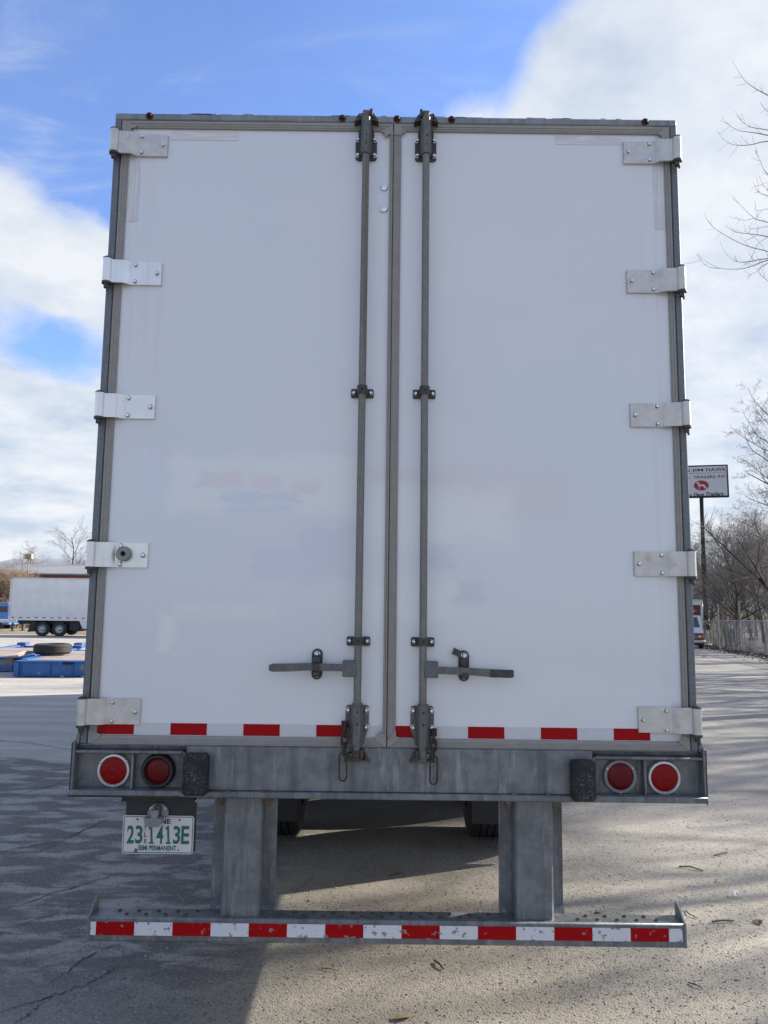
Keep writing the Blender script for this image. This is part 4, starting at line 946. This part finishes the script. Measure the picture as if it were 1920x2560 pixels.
# ------------------------------------------------------------------ sign on its pole
sy = 58.; pc = at(1752, 1204, sy); s0 = thing('pole_sign', 'tall dark pole carrying a white rectangular trailer dealer sign', 'sign', (pc.x, sy, gz(pc.x, sy)), R(-14))
H = pc.z - gz(pc.x, sy); sh = 1.32; sw = 2.06
MB().box(-sw, sw, -.16, .16, H - sh, H + sh, .03).build('cabinet', 'pole', s0)
MB().box(-sw + .09, sw - .13, -.172, -.158, H - sh + .13, H + sh - .12, .004).build('sign_face', 'sign_face', s0)
MB().cyl((0, 0, H - 5.9), (0, 0, H - sh), .155, 16).build('upper_pole', 'pole', s0); MB().cyl((0, 0, 0), (0, 0, H - 5.9), .2, 16).build('lower_pole', 'pole', s0)
yt = -.1745
def sx_(c): return (c - 466) / 6.504 / FPX * (sy + 3.3) * 1.035
def sz_(c): return H + (545 - c) / 6.504 / FPX * (sy + 3.3)
def stext(t, a, b_, c0, c1, bold=.03, shear=0., mat='sign_ink'):
    q = MB(); text_into(q, t, sx_(a), sx_(b_), sz_(c1), sz_(c0), yt, 0, bold, shear); q.build('sign_lettering', mat, s0, 0)
stext('JIM', 336, 502, 336, 392, .016); stext('HAWK', 548, 850, 328, 386, .016)
stext('TRUCK', 75, 305, 458, 502, .018); stext('TRAILERS', 352, 680, 452, 496, .018); stext('INC.', 716, 858, 446, 490, .018)
stext('Great', 150, 325, 742, 796, .025, .35); stext('Dane', 343, 502, 736, 792, .03, .35); stext('Trailers', 530, 795, 730, 788, .03, .35)
q = MB().box(sx_(80), sx_(858), yt - .001, yt + .001, sz_(415), sz_(409)); q.build('sign_rule', 'sign_red', s0)
oc, oz = sx_(466), sz_(615); rx_, rz_ = 115 / 6.504 / FPX * 61.3, 84 / 6.504 / FPX * 61.3
q = MB(); q.prism([(oc + rx_ * math.cos(a), oz + rz_ * math.sin(a)) for a in np.linspace(0, 2 * math.pi, 36, endpoint=False)], 'y', yt, yt + .004); q.build('sign_emblem', 'sign_red', s0)
dog = [(392, 578), (402, 560), (414, 552), (416, 545), (424, 556), (432, 568), (438, 588), (452, 598), (480, 598), (505, 600), (520, 612), (527, 630), (541, 650), (548, 665), (538, 676), (533, 664), (524, 650), (526, 668), (516, 672), (514, 655), (508, 640), (498, 636), (480, 626), (462, 622), (448, 630), (440, 648), (437, 672), (424, 676), (430, 650), (428, 628), (418, 610), (414, 590), (404, 584)]
q = MB(); q.prism([(sx_(a), sz_(b_)) for a, b_ in dog], 'y', yt - .004, yt - .0005); q.build('emblem_dog', 'sign_face', s0)
q = MB(); ha = [(300, 390), (306, 372), (300, 350), (282, 338), (258, 334), (236, 320), (246, 340), (232, 344), (252, 352), (276, 354), (288, 364), (280, 372), (262, 376), (244, 390), (266, 386), (284, 384), (288, 390)]
q.prism([(sx_(a), sz_(b_)) for a, b_ in ha], 'y', yt - .003, yt); q.build('sign_bird', 'sign_red', s0)

# ------------------------------------------------------------------ chain link fence
f0 = 26.; n_post = 16; step = 2.45; fd = Vector((.23, 1, 0)).normalized(); st = Vector((fx(f0), f0, 0))
fe = thing('chain_link_fence', 'grey chain link fence with a top rail running along the wood', 'fence', (st.x, st.y, gz(5, st.y)))
def fp(t, h): p = st + fd * t; return (p.x - st.x, p.y - st.y, gz(5, p.y) - gz(5, st.y) + h - .12 * max(0, (t - 24) / 12) ** 1.5 * (1 if t > 24 else 0))
FH = 1.80; post = None
for k in range(n_post):
    a, b_ = fp(k * step, -.05), fp(k * step, FH + .02)
    if post is None: post = MB().cyl((0, 0, -.05), (0, 0, FH + .02), .030, 8).build('fence_post', 'fence', fe); po = post
    else: po = link(post.data, 'fence_post', fe)
    po.location = fp(k * step, 0)
MB().tube([fp(k * step, FH) for k in range(n_post)], .022, 6).build('top_rail', 'fence', fe)
q = MB(); Lf = (n_post - 1) * step; sp = .062; h = FH - .04
cnt = int((Lf - h) / sp)
for k in range(cnt):
    for sg in (0, 1):
        t0, t1 = k * sp, k * sp + h
        a, b_ = Vector(fp(t0 if sg == 0 else t1, .02)), Vector(fp(t1 if sg == 0 else t0, h + .02)); q.tube([a, b_], .0034, 3, caps=False)
me = bpy.data.meshes.new('wire_mesh'); me.from_pydata(q.v, [], q.f); me.materials.append(M['wire']); link(me, 'wire_mesh', fe, kind='stuff')
# thin grey poles behind the fence
for (ax, ay), (bx, by), lab in (((1847, 1503), (1859, 1628), 'thin grey pole leaning slightly left at the fence'), ((1795, 1510), (1798, 1560), 'short thin grey pole between the truck and the leaning pole')):
    a, b_ = at(ax, ay, 43.2), at(bx, by, 43.2); gz_ = gz(5, 43.2); b_.z = gz_
    o = thing('thin_pole', lab, 'pole', b_); MB().cyl((0, 0, 0), a - b_, .032, 8).build('pole_shaft', 'fence', o)

# ------------------------------------------------------------------ box truck parked in the lane
tp = gpt(1719, 1621); tr = thing('box_truck', 'maroon and white box truck facing us, half hidden by the big trailer', 'truck', (tp.x, tp.y, gz(tp.x, tp.y)), R(-15))
def xm(mb, poly, y0, y1): mb.prism(poly, 'y', y0, y1)
q = MB().box(-1.2, 1.2, 1.6, 7.2, .75, 3.12, .03); q.build('cargo_box', 'truck_white', tr)
MB().box(-1.06, 1.06, 1.575, 1.599, 1.5, 2.78, .004).build('front_panel', 'truck_red', tr)
q = MB().box(1.08, 1.205, 1.55, 1.62, .8, 3.14, .015); q.box(-1.205, -1.08, 1.55, 1.62, .8, 3.14, .015); q.box(-1.08, 1.08, 1.55, 1.62, 3.05, 3.14, .015); q.build_split('box_edge', 'truck_alu', tr)
q = MB(); q.prism([(.75, 2.50), (.46, 2.40), (-.1, 2.44), (-.6, 2.36), (-.6, 2.33), (.4, 2.33)], 'y', 1.568, 1.574); q.prism([(.84, 2.40), (-.5, 2.28), (-.5, 2.26), (.5, 2.29)], 'y', 1.568, 1.574)
for k in range(5): q.box(-.05 + k * .11, .03 + k * .11, 1.568, 1.574, 2.42, 2.50)
q.build_split('box_stripe', 'truck_white', tr)
# cab: roof, pillars, bonnet, lower body
q = MB(); q.prism([(.9, 2.06), (1.6, 2.10), (1.6, .5), (-.12, .5), (-.12, .98), (-.02, 1.12), (.42, 1.30)], 'x', -.98, .98); cabo = q.build('cab', 'truck_white', tr)
q = MB(); q.add([(-.84, .435, 1.34), (.84, .435, 1.34), (.74, .862, 2.0), (-.74, .862, 2.0)], [(0, 1, 2, 3)]); q.build('windscreen', 'glass', cabo, 0)
for s in (-1, 1):
    q = MB(); q.add([(s * .985, .55, 1.34), (s * .985, 1.35, 1.34), (s * .985, 1.3, 1.95), (s * .985, .95, 1.95)], [(0, 1, 2, 3)]); q.build('side_window', 'glass', cabo, 0)
q = MB().box(-1.0, 1.0, -.15, 1.55, .5, .985, .02); q.build('lower_body', 'truck_red', tr)
q = MB().box(-.62, .62, -.165, -.148, .62, .90, .01); q.build('grille', 'black', tr)
for k in range(4): MB().box(-.6, .6, -.172, -.165, .66 + k * .065, .68 + k * .065).build('grille_bar', 'truck_alu', tr)
for s in (-1, 1):
    MB().box(s * .64, s * .84, -.175, -.15, .68, .86, .01).build('headlight', 'lamp_clear', tr); MB().box(s * .85, s * 1.01, -.17, .02, .66, .88, .02).build('indicator', 'amber', tr)
    q = MB().tube([(s * 1.0, .55, 1.42), (s * 1.28, .5, 1.42)], .02, 6); q.tube([(s * 1.0, .55, 1.28), (s * 1.28, .5, 1.28)], .02, 6); q.build_split('mirror_arm', 'black', tr)
    MB().box(s * 1.22, s * 1.45, .44, .54, 1.22, 1.56, .03).build('mirror', 'black', tr)
MB().box(-1.03, 1.03, -.26, -.12, .38, .55, .03).build('bumper', 'truck_alu', tr); MB().box(-.98, .98, -.22, -.1, .24, .38, .02).build('air_dam', 'black', tr)
MB().box(-.15, .30, -.275, -.262, .40, .54, .003).build('number_plate', 'plate_white', tr)
def twheel(x, y):
    MB().lathe([(0, -.12), (.2, -.13), (.34, -.12), (.38, -.08), (.38, .08), (.34, .12), (0, .12)], (x, y, .38), 'x', 24).build('wheel', 'rubber', tr)
for s in (-1, 1): twheel(s * .86, .55); twheel(s * .95, 5.6)
MB().box(-.9, .9, .6, 7, .45, .75).build('chassis_rail', 'black', tr)
# white post with a foot beside the truck
p = gpt(1772, 1614); o = thing('white_post', 'short white pipe standing by the fence right of the truck', 'post', p); MB().cyl((0, 0, 0), (-.05, 0, 1.05), .07, 10).build('pipe', 'truck_white', o); MB().box(-.5, .16, -.12, .12, 0, .10, .02).build('foot', 'truck_white', o)

# ------------------------------------------------------------------ loose things on the ground
rg = np.random.default_rng(4)
def scatter(name, n, fn, size, mat, flat=1., **tags):
    V = []; F = []; oc_ = np.array([(1, 0, 0), (-1, 0, 0), (0, 1, 0), (0, -1, 0), (0, 0, 1), (0, 0, -1)], float); fc = [(0, 2, 4), (2, 1, 4), (1, 3, 4), (3, 0, 4), (2, 0, 5), (1, 2, 5), (3, 1, 5), (0, 3, 5)]
    for i in range(n):
        x, y = fn(); s = size(); a = rg.uniform(0, 6.28); sc = np.array([s * rg.uniform(.7, 1.4), s * rg.uniform(.5, 1.), s * flat * rg.uniform(.5, 1)])
        q = oc_ * sc * (1 + rg.normal(0, .18, (6, 1))); c, s_ = math.cos(a), math.sin(a); q = np.stack([q[:, 0] * c - q[:, 1] * s_, q[:, 0] * s_ + q[:, 1] * c, q[:, 2]], 1) + (x, y, gz(x, y) + sc[2] * .5)
        o = len(V); V += q.tolist(); F += [tuple(j + o for j in f) for f in fc]
    me = bpy.data.meshes.new(name); me.from_pydata(V, [], F); me.materials.append(M[mat]); return link(me, name, None, kind='stuff', **tags)
def near_right():
    while 1:
        y = rg.gamma(1.6, 1.5) + .05; x = rg.uniform(-.55, 1.7 + y * .75)
        if rg.random() < .35 + .65 * min(1, max(0, (x + .2) / 1.5)): return x, y
scatter('loose_gravel', 11000, near_right, lambda: min(.011, abs(rg.normal(.0018, .0022)) + .0014), 'gravel', .7, label='loose gravel strewn over the tarmac right of the trailer')
scatter('dark_grit', 800, lambda: (lambda y: (rg.uniform(-.6, 1.2 + y * .7), y))(rg.gamma(1.6, 2.4) + .05), lambda: abs(rg.normal(.0025, .002)) + .0015, 'leaf_dark', .6, label='dark grit and leaf crumbs on the tarmac right of the trailer')
scatter('shade_grit', 900, lambda: (lambda y: (rg.uniform(-1.2 - y * .5, -.5), y))(rg.gamma(1.5, 2) + .05), lambda: abs(rg.normal(.003, .002)) + .0015, 'gravel', .6, label='fine grit on the shaded tarmac left of the trailer')
def lit():
    y = rg.uniform(-10, 66); return fx(y) + rg.normal(-.6, .55), y
def leafmesh(name, n, fn, size, mat, **tags):
    V = []; F = []
    for i in range(n):
        x, y = fn(); s = size(); a = rg.uniform(0, 6.28); t = rg.uniform(-.6, .6); t2 = rg.uniform(-.6, .6)
        for u, w_ in ((-1, -.5), (0, -.62), (1, 0), (0, .62), (-1, .5)):
            px_, py_ = u * s, w_ * s; V.append((x + px_ * math.cos(a) - py_ * math.sin(a), y + px_ * math.sin(a) + py_ * math.cos(a), gz(x, y) + .03 + px_ * t + py_ * t2 + .3 * s * abs(w_)))
        F.append(tuple(range(5 * i, 5 * i + 5)))
    me = bpy.data.meshes.new(name); me.from_pydata(V, [], F); me.materials.append(M[mat]); return link(me, name, None, kind='stuff', **tags)
leafmesh('leaf_litter', 5000, lit, lambda: rg.uniform(.03, .08), 'leaf_dark', label='dark leaf litter along the foot of the fence')
leafmesh('pale_leaf_litter', 1400, lit, lambda: rg.uniform(.03, .07), 'leaf', label='paler dead leaves among the litter along the fence')

def twig(pts, r, label, mat='twig_ground', fork=None):
    P = [gpt(*q) for q in pts]; c = sum(P, Vector()) / len(P); o = thing('twig', label, 'twig', c); mb = MB(); r *= .72
    Q = [p - c + Vector((0, 0, r + .002 + .006 * (i % 2))) for i, p in enumerate(P)]; mb.tube(Q, [r * (1 - .35 * i / len(Q)) for i in range(len(Q))], 6); mb.build('stem', mat, o)
    if fork: mb = MB(); F_ = [gpt(*q) - c + Vector((0, 0, r + .004 + .01 * i)) for i, q in enumerate(fork)]; mb.tube(F_, r * .6, 5); mb.build('side_shoot', mat, o)
mz = lambda x, y: (600 + x / 2.37, 2300 + y / 2.37); rzp = lambda x, y: (1400 + x / 3.19, 1900 + y / 3.19)
twig([mz(1155, 252), mz(1180, 275), mz(1206, 300)], .0085, 'short thick dark stick on sunlit tarmac below the middle of the guard bar')
twig([mz(480, 290), mz(530, 300), mz(580, 306)], .0035, 'thin twig on sunlit tarmac just right of the shadow edge below the bar')
twig([rzp(950, 858), rzp(1040, 865), rzp(1140, 892)], .008, 'long bent stick on the tarmac right of the right guard upright')
twig([rzp(1212, 1300), rzp(1300, 1297), rzp(1384, 1292)], .008, 'straight dark stick lying level with the right end of the bar')
twig([rzp(1230, 768), rzp(1290, 757), rzp(1334, 743)], .007, 'short stick pointing up right on the tarmac below the right lamps')
twig([rzp(1020, 1782), rzp(1080, 1808), rzp(1142, 1832)], .0045, 'thin stick in the gravel at lower right', fork=[rzp(1080, 1808), rzp(1060, 1775)])
twig([rzp(430, 1890), rzp(510, 1865), rzp(580, 1852)], .0028, 'pale straw in the gravel at lower right', 'leaf')
twig([rzp(1000, 1205), rzp(1030, 1240), rzp(1095, 1270)], .005, 'curled dark twig touching the right end of the bar')
twig([(972, 2192), (990, 2188), (1008, 2184)], .006, 'small twig in the strip of sun under the trailer', fork=[(990, 2188), (1004, 2178)])
def leaf_thing(px, py, s, mat, label, rot):
    p = gpt(px, py); o = thing('leaf', label, 'leaf', p, rot); mb = MB(); n = 7
    for k in range(n):
        u = k / (n - 1); w_ = s * .5 * math.sin(math.pi * (u * .92 + .04)) * (1 + .25 * (k % 2)); x = (u - .5) * 2 * s
        mb.v += [(x, -w_, .004 + .5 * w_), (x, 0, .003 + .004 * math.sin(u * 3)), (x, w_, .004 + .35 * w_)]
    mb.f = [(3 * k + j, 3 * k + j + 1, 3 * k + 4 + j, 3 * k + 3 + j) for k in range(n - 1) for j in (0, 1)]
    mb.build('blade', mat, o, 0)
leaf_thing(*mz(955, 585), .05, 'leaf', 'pale dry leaf on the tarmac at the bottom centre of the photo', .3)
leaf_thing(*rzp(1580, 1300), .045, 'leaf_dark', 'dark curled leaf on the tarmac at the right edge', 1.2)
leaf_thing(*rzp(300, 1228), .03, 'leaf_dark', 'small dark leaf lying just behind the right half of the bar', .5)
p = gpt(*rzp(1415, 1105)); o = thing('litter', 'curl of white plastic litter on the tarmac at right', 'litter', p); mb = MB(); mb.tube([(-.01, 0, .012), (-.012, .02, .02), (0, .045, .028), (.022, .055, .02), (.03, .045, .01)], [.006, .011, .012, .010, .005], 6); mb.build('plastic_curl', 'paper', o)
